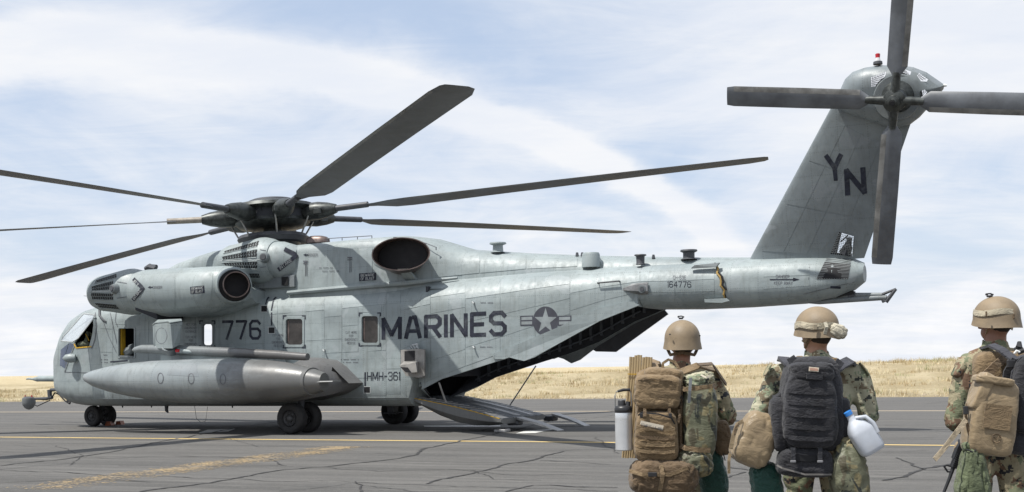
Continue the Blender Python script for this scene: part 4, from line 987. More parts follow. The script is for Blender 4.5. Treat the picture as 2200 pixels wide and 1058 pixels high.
# ---------------------------------------------------------------- lettering and insignia
lettering('MARINES', [(820, 682), (1089, 667), (1089, 722), (820, 732)], TB, INK, heli, 1.15, each=True)
lettering('776', [(477, 689), (561, 687), (562, 730), (477, 732)], TB, INK, heli, .95, each=True)
lettering('HMH-361', [(789, 799), (860, 799), (860, 818), (789, 819)], TB, INK, heli, .85, each=True)
lettering('CH-53E', rectq(1446, 593, 1474, 601), TB, INKP, heli, .7, sub=1)
lettering('164776', rectq(1434, 605, 1485, 618), TB, INK, heli, .75, sub=1)
lettering('DANGER', rectq(1667, 591, 1696, 598), TB, INKP, heli, .9, sub=1); lettering('KEEP AWAY', rectq(1663, 605, 1703, 612), TB, INKP, heli, .9, sub=1)
def shape(name, pts, tree, m, off=.010, parent=heli):
    r_ = [cast(x, y, tree, off) for x, y in pts]
    return mesh(name, [x[0] for x in r_ if x], [tuple(range(len([x for x in r_ if x])))], m, parent)
shape('warning_arrow', [(1654, 600), (1704, 600), (1704, 597), (1718, 601), (1704, 605), (1704, 602.5), (1654, 602.5)], TB, INK)
for tree, x, y, s_ in ((TN, 327, 618, 1), (TC, 661, 548, 1)):
    tt = [(x-9, y), (x-3, y-3), (x-3, y-1.2), (x+2, y-1.2), (x+2, y+1.2), (x-3, y+1.2), (x-3, y+3)]
    shape('warning_arrow', tt, tree, INK, .0125); lettering('DANGER', rectq(x+2, y-3, x+22, y+3), tree, INKP, heli, .9, .0125, sub=1)
for tree, tip, top, bot, w_ in ((TN, (309, 620), (284, 601), (284, 646), 10), (TC, (642, 549), (609, 536), (597, 581), 12)):
    pass
NT_ = TN
def chevron(tree, pts, wpx):
    o = strip('intake_chevron', pts, wpx, tree, INK, off=.013, sub=5)
    return o
TNE = bvh(nac, e1); TCE = bvh(cowl, e2, [o for o in COL.objects if o.name.startswith('engine_throat')][0])
chevron(TNE, [(287, 600), (308, 620), (286, 645)], 8); chevron(TCE, [(611, 536), (638, 549), (598, 580)], 9)
lettering('JET', [(288, 599), (300, 612), (297, 617), (284, 604)], TNE, PALE, heli, .8, .016, sub=1); lettering('INTAKE', [(286, 641), (300, 622), (305, 625), (290, 645)], TNE, PALE, heli, .8, .016, sub=1)
lettering('INTAKE', [(599, 573), (624, 555), (628, 561), (603, 580)], TCE, PALE, heli, .8, .016, sub=1)
patch('warning_placard', [(409, 617), (439, 614), (440, 630), (410, 632)], TN, INK, heli, .011, 4, 3); lettering('BEWARE', [(412, 618.5), (437, 616), (437, 621.5), (412, 623.5)], TN, PALE, heli, .9, .016, sub=1); lettering('OF BLAST', [(412, 625), (437, 623), (437, 628.5), (412, 630.5)], TN, PALE, heli, .9, .016, sub=1)
patch('warning_placard', [(772, 588), (808, 586), (808, 602), (772, 605)], TC, INK, heli, .013, 4, 3); lettering('BEWARE', [(776, 589.5), (805, 588), (805, 594), (776, 595.5)], TC, PALE, heli, .9, .018, sub=1); lettering('OF BLAST', [(776, 597), (805, 595.5), (805, 601.5), (776, 603)], TC, PALE, heli, .9, .018, sub=1)
for x, y in ((657, 560), (752, 552)):
    strip('rescue_symbol', [(x, y), (x, y+34)], 1.2, TC, INKP, off=.013); strip('rescue_symbol', [(x-5, y+7), (x+5, y+6.5)], 2, TC, INKP, off=.013); strip('rescue_symbol', [(x+3, y+10), (x+3, y+33)], 1, TC, INKP, off=.013)
    strip('rescue_symbol', [(x-5, y+2), (x+5, y+2)], 3.0, TC, INKP, off=.013)
for x, y, ls in ((584, 718, ('CUT HERE', 'FOR', 'EMERGENCY', 'RESCUE')), (741, 712, ('CUT HERE', 'FOR', 'EMERGENCY', 'RESCUE')), (397, 695, ('NOT FOR', 'EMERGENCY', 'ENTRANCE')), (397, 722, ('CUT HERE', 'FOR', 'EMERGENCY'))):
    for i, t in enumerate(ls):
        wd = len(t)*3.0; lettering(t, rectq(x+14-wd/2, y+i*7.6, x+14+wd/2, y+i*7.6+5.2), TB, INKP, heli, .8, sub=1)
for x, y, wd in ((733, 772, 40), (738, 778, 34), (1030, 650, 30), (1032, 745, 28), (220, 762, 12), (218, 772, 16), (218, 778, 16), (690, 582, 40), (686, 575, 30)):
    tree = TC if y in (575, 582) else TB
    mb = MB()
    for k in range(int(wd/3)):
        if (k*7+int(x)) % 5 == 0: continue
        r_ = [cast(xx_, yy_, tree, .013) for xx_, yy_ in ((x+k*3, y), (x+k*3+2, y), (x+k*3+2, y+1.8), (x+k*3, y+1.8))]
        if all(r_): mb.add([q_[0] for q_ in r_], [(0, 1, 2, 3)])
    o = mb.build('small_stencilling', INKP, heli, fix=False); o['kind'] = 'stuff'
# star and bars
RC = (1172.5, 690.5); RX, RY = 27.5, 31.5
circ = [(RC[0]+RX*cos(a), RC[1]+RY*sin(a)) for a in [2*pi*k/48 for k in range(48)]]
ins = shape('star_insignia', circ, TB, INK, .0098)
ins.data.materials[0] = mat('insignia_paint', (.045, .048, .062), .6)
star = []
for k in range(10):
    a = -pi/2+pi*k/5; r_ = .90 if k % 2 == 0 else .36; star.append((RC[0]+RX*r_*cos(a), RC[1]+RY*r_*sin(a)))
cs = cast(*RC, TB, .0115); sv = [cs[0]]+[cast(x, y, TB, .0115)[0] for x, y in star]; mesh('star', sv, [(0, k+1, (k+1) % 10+1) for k in range(10)], mat('star_grey', (.235, .262, .27), .55), ins)
for x0_, x1_ in ((1118, 1146), (1199, 1228)):
    strip('insignia_bar', [(x0_, 690), (x1_, 689.3)], 22, TB, MATS['insignia_paint'], ins, .0104, 2)
    for dy in (-5, 4.6): strip('bar_stripe', [(x0_+2.5, 690+dy), (x1_-2.5, 689.3+dy)], 6.6, TB, MATS['star_grey'], ins, .0112, 2)
# YN on the fin: drawn with slanted quads
lettering('Y', [(1772, 332), (1806, 326), (1806, 388), (1788, 392)] if False else [(1770, 331), (1811, 328), (1813, 390), (1779, 392)], TF, INK, heli, 1.35, .010, each=True); lettering('N', [(1813, 362), (1859, 357), (1863, 418), (1816, 423)], TF, INK, heli, 1.25, .010, each=True)

# ---------------------------------------------------------------- main rotor
HUB = V(-2.47, 0, 0)
def ringz(z, r_, n=40, cx=0, tilt=radians(3.5)):
    return [HUB+Vector((r_*cos(a), r_*sin(a), z+r_*cos(a)*sin(tilt))) for a in [2*pi*k/n for k in range(n)]]
MB().rings([ringz(4.2, .42), ringz(4.55, .36), ringz(4.62, .3), ringz(4.9, .22), ringz(5.0, .22)]).build('rotor_mast', ROTM, heli, True)
MB().rings([ringz(4.52, .55), ringz(4.55, .80), ringz(4.66, .86), ringz(4.74, .82), ringz(4.76, .5)]).build('swashplate', DARKG, heli, True)
MB().rings([ringz(4.44, .4), ringz(4.46, .66), ringz(4.53, .68), ringz(4.55, .4)]).build('swashplate_lower', ROTM, heli, True)
MB().rings([ringz(4.90, .40), ringz(4.94, .80), ringz(5.04, .92), ringz(5.12, .88), ringz(5.14, .5)]).build('rotor_hub_lower_plate', ROTM, heli, True)
MB().rings([ringz(5.06, .7), ringz(5.08, .88), ringz(5.34, .88), ringz(5.36, .7)]).build('hub_core', INTER, heli, True)
MB().rings([ringz(5.30, .5), ringz(5.32, .98), ringz(5.38, 1.08), ringz(5.46, 1.04), ringz(5.52, .80), ringz(5.56, .55), ringz(5.57, .2)]).build('rotor_hub_upper_plate', ROTM, heli, True)
MB().rings([ringz(5.53, .62), ringz(5.59, .60), ringz(5.63, .50), ringz(5.65, .1)]).build('hub_cover', DARKG, heli, True)
TILT = radians(4.2)
for k in range(7):
    a = radians(-12)+2*pi*k/7; d = Vector((cos(a), -sin(a), 0))
    d = (d+Vector((0, 0, sin(TILT)*d.x))).normalized()
    e = d.cross(Vector((0, 0, 1))).normalized(); up_ = e.cross(d)
    c0_ = HUB+Vector((0, 0, 5.22))
    cf = MB(); cf.tube([c0_+d*.45, c0_+d*.80, c0_+d*.95, c0_+d*1.25, c0_+d*1.5, c0_+d*1.7], [.15, .17, .24, .24, .19, .12], 14, sy=.9)
    cf.box(c0_+d*1.3+e*.2-up_*.05, (.20, .18, .16), d.to_track_quat('X', 'Z'), .02)
    cuff = cf.build('blade_cuff', ROTM, heli, True)
    MB().tube([c0_+d*1.1+e*.2, HUB+Vector((0, 0, 4.68))+d*.80+e*.08], .022, 8).build('pitch_link', STEEL, cuff, True)
    MB().tube([c0_+d*.75-e*.18+up_*.02, c0_+d*1.2-e*.14], [.05, .045], 10).build('lag_damper', STEEL, cuff, True)
    sl = MB().tube([c0_+d*1.62, c0_+d*1.7, c0_+d*2.45, c0_+d*2.52], [.10, .095, .09, .09], 12, sy=.8).build('blade_spar_root', ERODE if k in (3,) else DARKG, cuff, True)
    rs2 = []
    for r_, ch, th in ((2.3, .16, .085), (2.7, .30, .07), (3.1, .66, .06), (3.5, .74, .055), (6, .74, .05), (9, .74, .045), (11.6, .74, .035), (11.95, .60, .02), (12.04, .40, .01)):
        tw = radians(9-9*r_/12); dr_ = -.10*(r_/12)**2
        c_ = c0_+d*r_+up_*dr_; ee = e*cos(tw)+up_*sin(tw); nn = ee.cross(d)
        rs2.append([c_+ee*ch*(.28-t)*1.0+nn*(th/2)*(1 if i < 8 else -1)*(2.6*(.2969*sqrt(max(t, 0))-.126*t-.3516*t*t+.2843*t**3-.1*t**4))*1.6 for i, t in enumerate([0, .03, .1, .2, .35, .55, .8, 1, .8, .55, .35, .2, .1, .03])])
    mbl = MB().rings(rs2).build('main_rotor_blade', BLADE, heli, True)
    MB().rings([[q_[k_]+(q_[k_]-(q_[5]+q_[9])/2)*.010 for k_ in (12, 13, 0, 1, 2)] for q_ in rs2[3:7]], False, (False, False)).build('erosion_strip', STRIP, mbl, True)
hh = MB()
for k in range(14):
    a = 2*pi*(k+.3)/14; d = Vector((cos(a), sin(a), 0)); c_ = HUB+d*.62+Vector((0, 0, 5.25+.04*cos(a)))
    hh.tube([c_-Vector((0, 0, .1)), c_+Vector((0, 0, .1))], .05, 8); hh.tube([HUB+d*.85+Vector((0, 0, 5.2)), HUB+d*.95+Vector((0, 0, 5.38)), HUB+d*.70+Vector((0, 0, 5.46))], .014, 5)
hh.build('hub_bolts_and_hoses', DARKG, heli, True)

# wheel chock by the nose wheel: a thing of its own
ck = MB(); g0 = G(232, 915); ck.prism([g0+Vector((-.09, 0, 0)), g0+Vector((.09, 0, 0)), g0+Vector((.05, 0, .11)), g0+Vector((-.05, 0, .11))], (0, .3, 0)); g1 = G(254, 913); ck.prism([g1+Vector((-.08, 0, 0)), g1+Vector((.08, 0, 0)), g1+Vector((.05, 0, .10)), g1+Vector((-.05, 0, .10))], (0, .3, 0))
ck.tube([g0+Vector((0, .1, .08)), g1+Vector((0, .1, .08))], .012, 6)
tag(ck.build('wheel_chock', ORANGE), 'orange wheel chock pair beside the nose wheels', 'chock')

# ================================================================== GROUND
EA = Vector((.930, -.368, 0)); EN = Vector((.368, .930, 0))      # along and across the runway
def R(e, n, z=0.0): v = EA*e+EN*n; v.z = z; return v
m, t, b_ = bsdf('asphalt')
o = t.node('ShaderNodeTexCoord').outputs['Object']
al = t.scale(o, (1, 1, 1), rot=(0, 0, atan2(.368, .930)))
lanes = t.noise(t.scale(al, (.05, 1.6, 1)), 1.0, 6, .65)
c = t.mix(t.ramp(lanes, .3, .7), (.080, .077, .073), (.125, .120, .113))
c = t.mix(t.ramp(t.noise(o, .35, 6, .6), .4, .75, 0, .5), c, (.078, .077, .076))
c = t.mix(t.ramp(t.noise(t.scale(al, (.30, 5, 1)), 1.0, 7, .75), .48, .72, 0, .75), c, (.185, .178, .166))
c = t.mix(t.ramp(t.noise(t.scale(al, (.22, 3.1, 1), (7, 3, 0)), 1.0, 6, .7), .56, .74, 0, .7), c, (.050, .049, .048))
c = t.mix(t.ramp(t.noise(o, 9, 6, .75), .5, .75, 0, .4), c, (.22, .21, .195))
c = t.mix(t.ramp(t.noise(o, 60, 3, .7), .52, .72, 0, .6), c, (.23, .225, .21))
c = t.mix(t.ramp(t.noise(o, 90, 2, .6), .55, .7, 0, .5), c, (.05, .05, .05))
t.put(b_.inputs['Base Color'], c); b_.inputs['Roughness'].default_value = .85; b_.inputs['Specular IOR Level'].default_value = .25
t.put(b_.inputs['Normal'], t.node('ShaderNodeBump', {'Strength': .6, 'Distance': .012, 'Height': t.noise(o, 70, 4, .7)}))
vs_, fs_ = [], []
NE, NN = 40, 24
for j in range(NN+1):
    for i in range(NE+1):
        e = -160+320*i/NE; n = -60+108*j/NN; vs_.append(R(e, n, 0))
fs_ = [(j*(NE+1)+i, j*(NE+1)+i+1, (j+1)*(NE+1)+i+1, (j+1)*(NE+1)+i) for j in range(NN) for i in range(NE)]
tar = mesh('tarmac', vs_, fs_, m); tag(tar, kind='structure')
# terrain
gm_, t, b_ = bsdf('dry_grassland')
o = t.node('ShaderNodeTexCoord').outputs['Object']
c = t.mix(t.ramp(t.noise(o, .22, 7, .65, .6), .35, .65), (.38, .31, .19), (.53, .45, .30))
c = t.mix(t.ramp(t.noise(o, 1.6, 6, .7), .55, .75, 0, .55), c, (.20, .20, .085))
c = t.mix(t.ramp(t.noise(o, 7, 5, .7), .5, .75, 0, .5), c, (.16, .115, .055))
t.put(b_.inputs['Base Color'], c); b_.inputs['Roughness'].default_value = .95; b_.inputs['Specular IOR Level'].default_value = .1
t.put(b_.inputs['Normal'], t.node('ShaderNodeBump', {'Strength': 1, 'Distance': .25, 'Height': t.noise(o, 2.5, 8, .75)}))
def crest(e): # height of the rise above the runway edge
    k = min(1, max(0, (e+55)/70)); k = k*k*(3-2*k)
    return .62+.88*k
def terr(e, n):
    d = n-48.0
    if d < 0: return -.03 - .0*d
    h = crest(e); k = min(1, d/24); k = k*k*(3-2*k)
    z = h*k+.10*noise.noise(Vector((e*.12, n*.12, 0)))*min(1, d/4)+.05*noise.noise(Vector((e*.5, n*.5, 3)))*min(1, d/2)-.02
    if d > 32: z -= (d-32)*.012
    return max(z, -6)
ns_ = [44, 47.9, 48.1, 48.6, 49.5]+[50+1.0*k for k in range(36)]+[90, 96, 105, 120, 150, 200, 300, 500, 900, 2000, 6000]
es_ = [-6000, -2500, -900, -400, -220, -160]+[-130+2.2*k for k in range(100)]+[120, 180, 300, 700, 2500, 6000]
vs_ = []
for n in ns_:
    for e in es_: vs_.append(R(e, n, terr(e, n)))
w_ = len(es_); fs_ = [(j*w_+i, j*w_+i+1, (j+1)*w_+i+1, (j+1)*w_+i) for j in range(len(ns_)-1) for i in range(w_-1)]
field = mesh('grass_field', vs_, fs_, gm_, None, True); tag(field, kind='structure')
# plain beyond and behind
pl_ = []
for k in range(48): a = 2*pi*k/48; pl_.append(Vector((7000*cos(a), 7000*sin(a), -6.3)))
pi_ = [Vector((170*p.x/7000, 170*p.y/7000, -.35)) for p in pl_]
mesh('plain', pl_+pi_+[Vector((0, 0, -.35))], [(k, (k+1) % 48, 48+(k+1) % 48, 48+k) for k in range(48)]+[(48+k, 48+(k+1) % 48, 96) for k in range(48)], gm_)['kind'] = 'structure'
# dry grass: tufts of single blades
rnd = random.Random(3)
vs_, fs_, mi_ = [], [], []
def blade(p, h, lean, wd, col):
    a = rnd.uniform(0, 2*pi); b0 = len(vs_); d = Vector((cos(a), sin(a), 0))*wd; l_ = Vector((rnd.gauss(0, lean), rnd.gauss(0, lean), 0))*h
    vs_.extend([p-d, p+d, p+l_+Vector((0, 0, h))]); fs_.append((b0, b0+1, b0+2)); mi_.append(col)
for i in range(15000):
    n = 48.2+abs(rnd.random()**1.0)*27; e = rnd.uniform(-62, 40)
    dens = noise.noise(Vector((e*.16, n*.3, 5)))+.6*noise.noise(Vector((e*.6, n*.8, 1)))
    if rnd.random() > .45+dens: continue
    z = terr(e, n); hh_ = rnd.uniform(.10, .22)*(1+.8*max(0, dens))
    g_ = noise.noise(Vector((e*.22, n*.5, 9))); cidx = (2 if g_ > .25 and rnd.random() < .6 else rnd.choice((0, 0, 1, 1, 3)))
    cc = R(e, n, z-.02)
    for k in range(rnd.randint(7, 12)): blade(cc+Vector((rnd.gauss(0, .12), rnd.gauss(0, .12), 0)), hh_*rnd.uniform(.6, 1.25), .28, .014, cidx)
for i in range(2600):                               # ragged crest line
    e = rnd.uniform(-62, 45); n = rnd.uniform(70, 80)
    z = terr(e, n); cc = R(e, n, z-.02); hh_ = rnd.uniform(.08, .20)*(.7+2.2*max(0, noise.noise(Vector((e*.35, n*.35, 8)))+.05))
    for k in range(9): blade(cc+Vector((rnd.gauss(0, .15), rnd.gauss(0, .15), 0)), hh_*rnd.uniform(.6, 1.2), .3, .016, rnd.choice((0, 1, 3)))
gmats = [mat('straw_pale', (.56, .49, .33), .8, var=.2, vs_=.5), mat('straw_gold', (.49, .40, .235), .8, var=.2, vs_=.5), mat('olive_grass', (.33, .33, .17), .8, var=.2, vs_=.5), mat('straw_dark', (.36, .26, .13), .8, var=.2, vs_=.5)]
gr_ = mesh('dry_grass', vs_, fs_, None, mats=gmats, fm=mi_); tag(gr_, 'dry straw coloured grass covering the rise beyond the tarmac', 'grass', kind='stuff')
# gravel at the edge of the tarmac
vs_, fs_ = [], []
for i in range(5200):
    e = rnd.uniform(-60, 40); n = 48+abs(rnd.gauss(0, .5))+(rnd.random()*2.5 if e > -5 else 0); z = terr(e, n)+.01; s_ = rnd.uniform(.015, .05); b0 = len(vs_); c_ = R(e, n, max(z, .0))
    vs_ += [c_+Vector((s_*rnd.uniform(.6, 1.3)*cos(a), s_*rnd.uniform(.6, 1.3)*sin(a), 0)) for a in (0, 1.6, 3.1, 4.7)]+[c_+Vector((0, 0, s_*.9))]
    fs_ += [(b0, b0+1, b0+4), (b0+1, b0+2, b0+4), (b0+2, b0+3, b0+4), (b0+3, b0, b0+4)]
tag(mesh('gravel', vs_, fs_, mat('gravel_stone', (.30, .25, .18), .9, var=.4, vs_=9)), 'loose gravel along the edge of the tarmac', 'gravel', kind='stuff')
# painted lines (worn at their edges)
YM, t, b_ = bsdf('yellow_line_paint'); o = t.node('ShaderNodeTexCoord').outputs['Object']
t.put(b_.inputs['Base Color'], t.mix(t.ramp(t.noise(o, 9, 6, .7), .55, .72, 0, .75), (.74, .53, .20), (.20, .17, .12))); b_.inputs['Roughness'].default_value = .7
PM, t, b_ = bsdf('pale_line_paint'); o = t.node('ShaderNodeTexCoord').outputs['Object']
t.put(b_.inputs['Base Color'], t.mix(t.ramp(t.noise(o, 5, 6, .7), .55, .75, 0, .6), (.80, .64, .44), (.24, .21, .17))); b_.inputs['Roughness'].default_value = .7
def band(name, pts, wds, z, m, seg=.35, jit=.0):
    L_, Rr = [], []; P_ = []
    for (a, b2), (wa, wb) in zip(zip(pts, pts[1:]), zip(wds, wds[1:])):
        k = max(1, int((b2-a).length/seg))
        for i in range(k): P_.append((a.lerp(b2, i/k), wa+(wb-wa)*i/k))
    P_.append((pts[-1], wds[-1])); vs = []
    for i, (p, w_) in enumerate(P_):
        d = (P_[min(i+1, len(P_)-1)][0]-P_[max(0, i-1)][0]).normalized(); n_ = Vector((-d.y, d.x, 0)); q = w_/2*(1+jit*rnd.uniform(-1, 1)); q2 = w_/2*(1+jit*rnd.uniform(-1, 1))
        vs += [Vector((p.x, p.y, z))+n_*q, Vector((p.x, p.y, z))-n_*q2]
    return mesh(name, vs, [(2*i, 2*i+1, 2*i+3, 2*i+2) for i in range(len(P_)-1)], m)
tag(band('painted_line', [R(-80, 20.67), R(60, 20.67)], [.15, .15], .005, YM, .5, .10), kind='structure')
tag(band('painted_line', [R(-110, 34.75), R(60, 34.75)], [.16, .16], .005, PM, .8, .08), kind='structure')
# faded slanting line: flakes of old paint
FD, t, b_ = bsdf('faded_orange_paint'); o = t.node('ShaderNodeTexCoord').outputs['Object']
t.put(b_.inputs['Base Color'], t.mix(t.ramp(t.noise(o, 2.2, 7, .75), .42, .62), (.34, .25, .135), (.20, .175, .14))); b_.inputs['Roughness'].default_value = .8
a_, b2 = G(60, 1052), G(752, 960); d_ = (b2-a_); n_ = Vector((-d_.y, d_.x, 0)).normalized(); vs_, fs_ = [], []
for i in range(15000):
    u = rnd.random()**.85; q = max(-.5, min(.5, rnd.gauss(0, .23)))
    if rnd.random() > .22+1.0*max(0, noise.noise(Vector((u*9, q*2, 2)))+.25)*(.5+.8*u): continue
    c_ = a_+d_*u+n_*q; c_.z = .0045; s_ = rnd.uniform(.006, .026); b0 = len(vs_); k = rnd.randint(4, 6); a0 = rnd.uniform(0, 6)
    vs_ += [c_+Vector((s_*rnd.uniform(.5, 1.6)*cos(a0+2*pi*j/k), s_*rnd.uniform(.5, 1.3)*sin(a0+2*pi*j/k), rnd.random()*.0008)) for j in range(k)]; fs_.append(tuple(range(b0, b0+k)))
tag(mesh('faded_line_flakes', vs_, fs_, FD), kind='structure')
CRK = mat('crack_filler', (.035, .034, .034), .9, var=.5, vs_=6)
CR_ = [([(0, 1002), (150, 985), (240, 972), (330, 952), (400, 940), (520, 918), (640, 900)], 3.2), ([(0, 1010), (60, 1004), (160, 996)], 1.2), ([(40, 982), (240, 985), (400, 980), (560, 985), (620, 1000)], 1.3), ([(0, 1010), (250, 1022), (500, 1030), (760, 1038), (1000, 1046), (1330, 1056)], 1.4),
       ([(300, 1058), (480, 1035), (600, 1010), (720, 1002), (860, 985), (895, 978), (905, 965), (960, 955), (1020, 942), (1100, 925), (1180, 905)], 3.2), ([(380, 982), (470, 982), (560, 988)], 1.5), ([(920, 1042), (1000, 1020), (1080, 1000), (1160, 985), (1210, 970)], 2.6), ([(1160, 990), (1320, 998)], 1.8),
       ([(0, 900), (120, 905), (260, 917), (330, 930)], .8), ([(560, 902), (700, 925), (900, 930)], .6), ([(0, 940), (60, 935), (200, 948)], .6), ([(1560, 1003), (1600, 1012), (1700, 1000), (1810, 985)], 1.6), ([(1560, 1028), (1600, 1015)], 1.6), ([(1890, 945), (2060, 938), (2200, 950)], .8), ([(1900, 1035), (1990, 1015), (2080, 985), (2200, 960)], 3.2),
       ([(1925, 985), (1990, 1010), (2080, 1006)], 1.8), ([(1900, 915), (2000, 918), (2200, 921)], 1.8), ([(1890, 898), (2040, 903), (2200, 900)], .9), ([(1230, 905), (1320, 893)], .9), ([(1880, 872), (1990, 869), (2040, 862)], .9), ([(600, 1058), (760, 1040), (900, 1058)], .9), ([(1090, 1058), (1150, 1045), (1330, 1048)], 2.0),
       ([(0, 958), (330, 966), (740, 975), (1320, 985)], .7), ([(1890, 1020), (2030, 1028), (2200, 1030)], 1.2), ([(0, 920), (150, 922)], .6), ([(0, 1040), (140, 1030), (330, 1036)], 1.0), ([(700, 1004), (820, 1014), (960, 1010), (1140, 1022), (1330, 1018)], 1.0), ([(260, 1000), (420, 1004), (600, 1002)], .8), ([(940, 968), (1080, 972), (1330, 966)], .9), ([(120, 958), (180, 980), (150, 1000)], .9), ([(760, 1036), (790, 1058)], 1.2), ([(480, 940), (560, 962), (640, 958)], .8), ([(1010, 1010), (1050, 1030), (1150, 1036)], .9), ([(1900, 972), (2010, 968), (2200, 972)], .9), ([(1560, 930), (1600, 934)], .9), ([(640, 890), (760, 900), (860, 896)], .6), ([(20, 888), (170, 893)], .6), ([(1280, 940), (1300, 958), (1330, 975)], 1.0), ([(1220, 878), (1900, 880), (2200, 879)], .7), ([(0, 875), (260, 878)], .6)]
vs_, fs_ = [], []
for pts, wpx in CR_:
    P_ = []
    for a, c2 in zip(pts, pts[1:]):
        A, B = G(*a), G(*c2); k = max(2, int((B-A).length/.10))
        for i in range(k): P_.append(A.lerp(B, i/k))
    P_.append(G(*pts[-1])); off = rnd.uniform(0, 99)
    for i, p in enumerate(P_):
        q = i*.1; p.x += .10*noise.noise(Vector((q*1.2, off, 0)))+.04*noise.noise(Vector((q*5, off, 3))); p.y += .22*noise.noise(Vector((q*1.1, off, 7)))+.09*noise.noise(Vector((q*4, off, 9))); p.z = .0062
    prev = None
    for i, p in enumerate(P_):
        d = (P_[min(i+1, len(P_)-1)]-P_[max(i-1, 0)]).normalized(); n_ = Vector((-d.y, d.x, 0)); w_ = wpx*.0092*(.45+1.1*abs(noise.noise(Vector((i*.21, off, 11))))+.5*rnd.random())
        vs_ += [p+n_*w_, p-n_*w_*(.7+.6*rnd.random())]
        j = len(vs_)
        if i: fs_.append((j-4, j-3, j-1, j-2))
tag(mesh('tarmac_cracks', vs_, fs_, CRK), kind='structure')
WP = mat('chipped_white_paint', (.62, .62, .60), .7, var=.3)
for q in ([(426, 931), (446, 924), (506, 922), (490, 928)], [(910, 915.5), (1075, 915), (1075, 917), (912, 917.5)], [(1108, 932), (1130, 926), (1200, 922), (1150, 931)]):
    tag(mesh('painted_line', [Vector((G(*p).x, G(*p).y, .0052)) for p in q], [(0, 1, 2, 3)], WP), kind='structure')

# ================================================================== PEOPLE AND PACKS
def marpat(name, cols, cell=.010, sc=7.5):
    m, t, b = bsdf(name); o = t.node('ShaderNodeTexCoord').outputs['Object']
    s = t.v('SNAP', o, (cell, cell, cell)); c = t.mix(t.ramp(t.noise(o, 4, 3), .3, .7, 0, .3), cols[0], [x*.8 for x in cols[0]])
    def th(n, thr, col, a):
        k = t.m('GREATER_THAN', n, thr); return t.mix(t.m('MULTIPLY', k, a), c, col)
    c = th(t.noise(s, sc, 3, .62), .535, cols[1], 1.0)
    c = th(t.noise(t.v('ADD', s, (3.1, 1, 5)), sc*1.25, 3, .65), .565, cols[2], 1.0)
    c = th(t.noise(t.v('ADD', s, (7.7, 4, 2)), sc*1.5, 3, .68), .605, cols[3], 1.0)
    t.put(b.inputs['Base Color'], c); b.inputs['Roughness'].default_value = .9; b.inputs['Specular IOR Level'].default_value = .15
    t.put(b.inputs['Normal'], t.node('ShaderNodeBump', {'Strength': .45, 'Distance': .02, 'Height': t.noise(t.scale(o, (1, 1, 2.2)), 16, 5, .6, 1.2)}))
    return m
MAR = marpat('digital_woodland_cloth', [(.31, .275, .185), (.165, .18, .115), (.17, .11, .075), (.035, .036, .04)], .009, 10)
MAR2 = marpat('sunbleached_digital_cloth', [(.40, .385, .28), (.22, .25, .17), (.19, .155, .105), (.06, .065, .058)], .009, 10)
WOOD, t, b_ = bsdf('woodland_camo_nylon'); o = t.node('ShaderNodeTexCoord').outputs['Object']
c = t.mix(t.ramp(t.noise(o, 3, 3), .3, .7), (.13, .135, .085), (.17, .165, .11))
for thr, col, sc, of in ((.55, (.21, .18, .095), 6, 0), (.57, (.085, .075, .045), 7.5, 5), (.60, (.040, .044, .036), 9, 9)):
    nf = t.noise(t.scale(o, (1.3, 1.3, .8), (of, of, of)), sc, 3, .5, .8); c = t.mix(t.ramp(nf, thr-.012, thr+.012), c, col)
t.put(b_.inputs['Base Color'], c); b_.inputs['Roughness'].default_value = .5
t.put(b_.inputs['Normal'], t.node('ShaderNodeBump', {'Strength': .5, 'Distance': .02, 'Height': t.noise(t.scale(o, (1, 1, 2)), 13, 5, .6, 1.0)}))
def cloth(name, col, rough=.75, sc=14, st=.5, var=.2):
    col = [x*.86 for x in col]; st *= 1.5
    m, t, b = bsdf(name); o = t.node('ShaderNodeTexCoord').outputs['Object']
    c = t.mix(t.ramp(t.noise(o, 5, 6, .65), .3, .7), [x*(1-var) for x in col], [x*(1+var) for x in col])
    c = t.mix(t.ramp(t.noise(o, 18, 5, .7), .52, .72, 0, .5), c, [x*.5 for x in col])
    c = t.mix(t.ramp(t.noise(o, 7, 6, .7), .58, .74, 0, .4), c, [min(1, x*1.5+.01) for x in col])
    t.put(b.inputs['Base Color'], c); b.inputs['Roughness'].default_value = rough; b.inputs['Specular IOR Level'].default_value = .3
    b.inputs['Sheen Weight'].default_value = .15
    h = t.m('ADD', t.noise(t.scale(o, (1, 1, 1.8)), sc, 5, .62, 1.3), t.m('MULTIPLY', t.noise(o, 160, 2), .06))
    t.put(b.inputs['Normal'], t.node('ShaderNodeBump', {'Strength': st, 'Distance': .02, 'Height': h}))
    return m
COY = cloth('coyote_nylon', (.235, .165, .092)); COY2 = cloth('coyote_dry_bag', (.30, .225, .135), .42, 6, .35); COYD = cloth('dark_coyote_nylon', (.155, .105, .060)); FOAMM = mat('tan_foam', (.36, .27, .15), .85, var=.1)
BLK = cloth('black_nylon', (.026, .026, .031), .7, 18, .5, .4); BLKW = cloth('black_webbing', (.030, .031, .037), .8); GRN = cloth('green_wet_bag', (.012, .065, .048), .4, 9, .7); OLV = cloth('olive_pouch_cloth', (.13, .155, .085), .8, 12, .7)
HELM = mat('helmet_paint', (.205, .155, .098), .6, var=.16, vs_=9, bump=.35, bs=120, bd=.003, dirt=(.31, .245, .165, .5)); HCOV = cloth('helmet_band', (.52, .46, .34), .8); CREAM = cloth('cream_cloth', (.60, .55, .43), .8, 22, .5)
SKIN = mat('skin', (.36, .20, .135), .5, var=.1); SKIN2 = mat('tanned_skin', (.26, .13, .085), .5, var=.1); HAIR = mat('cropped_hair', (.03, .02, .015), .8)
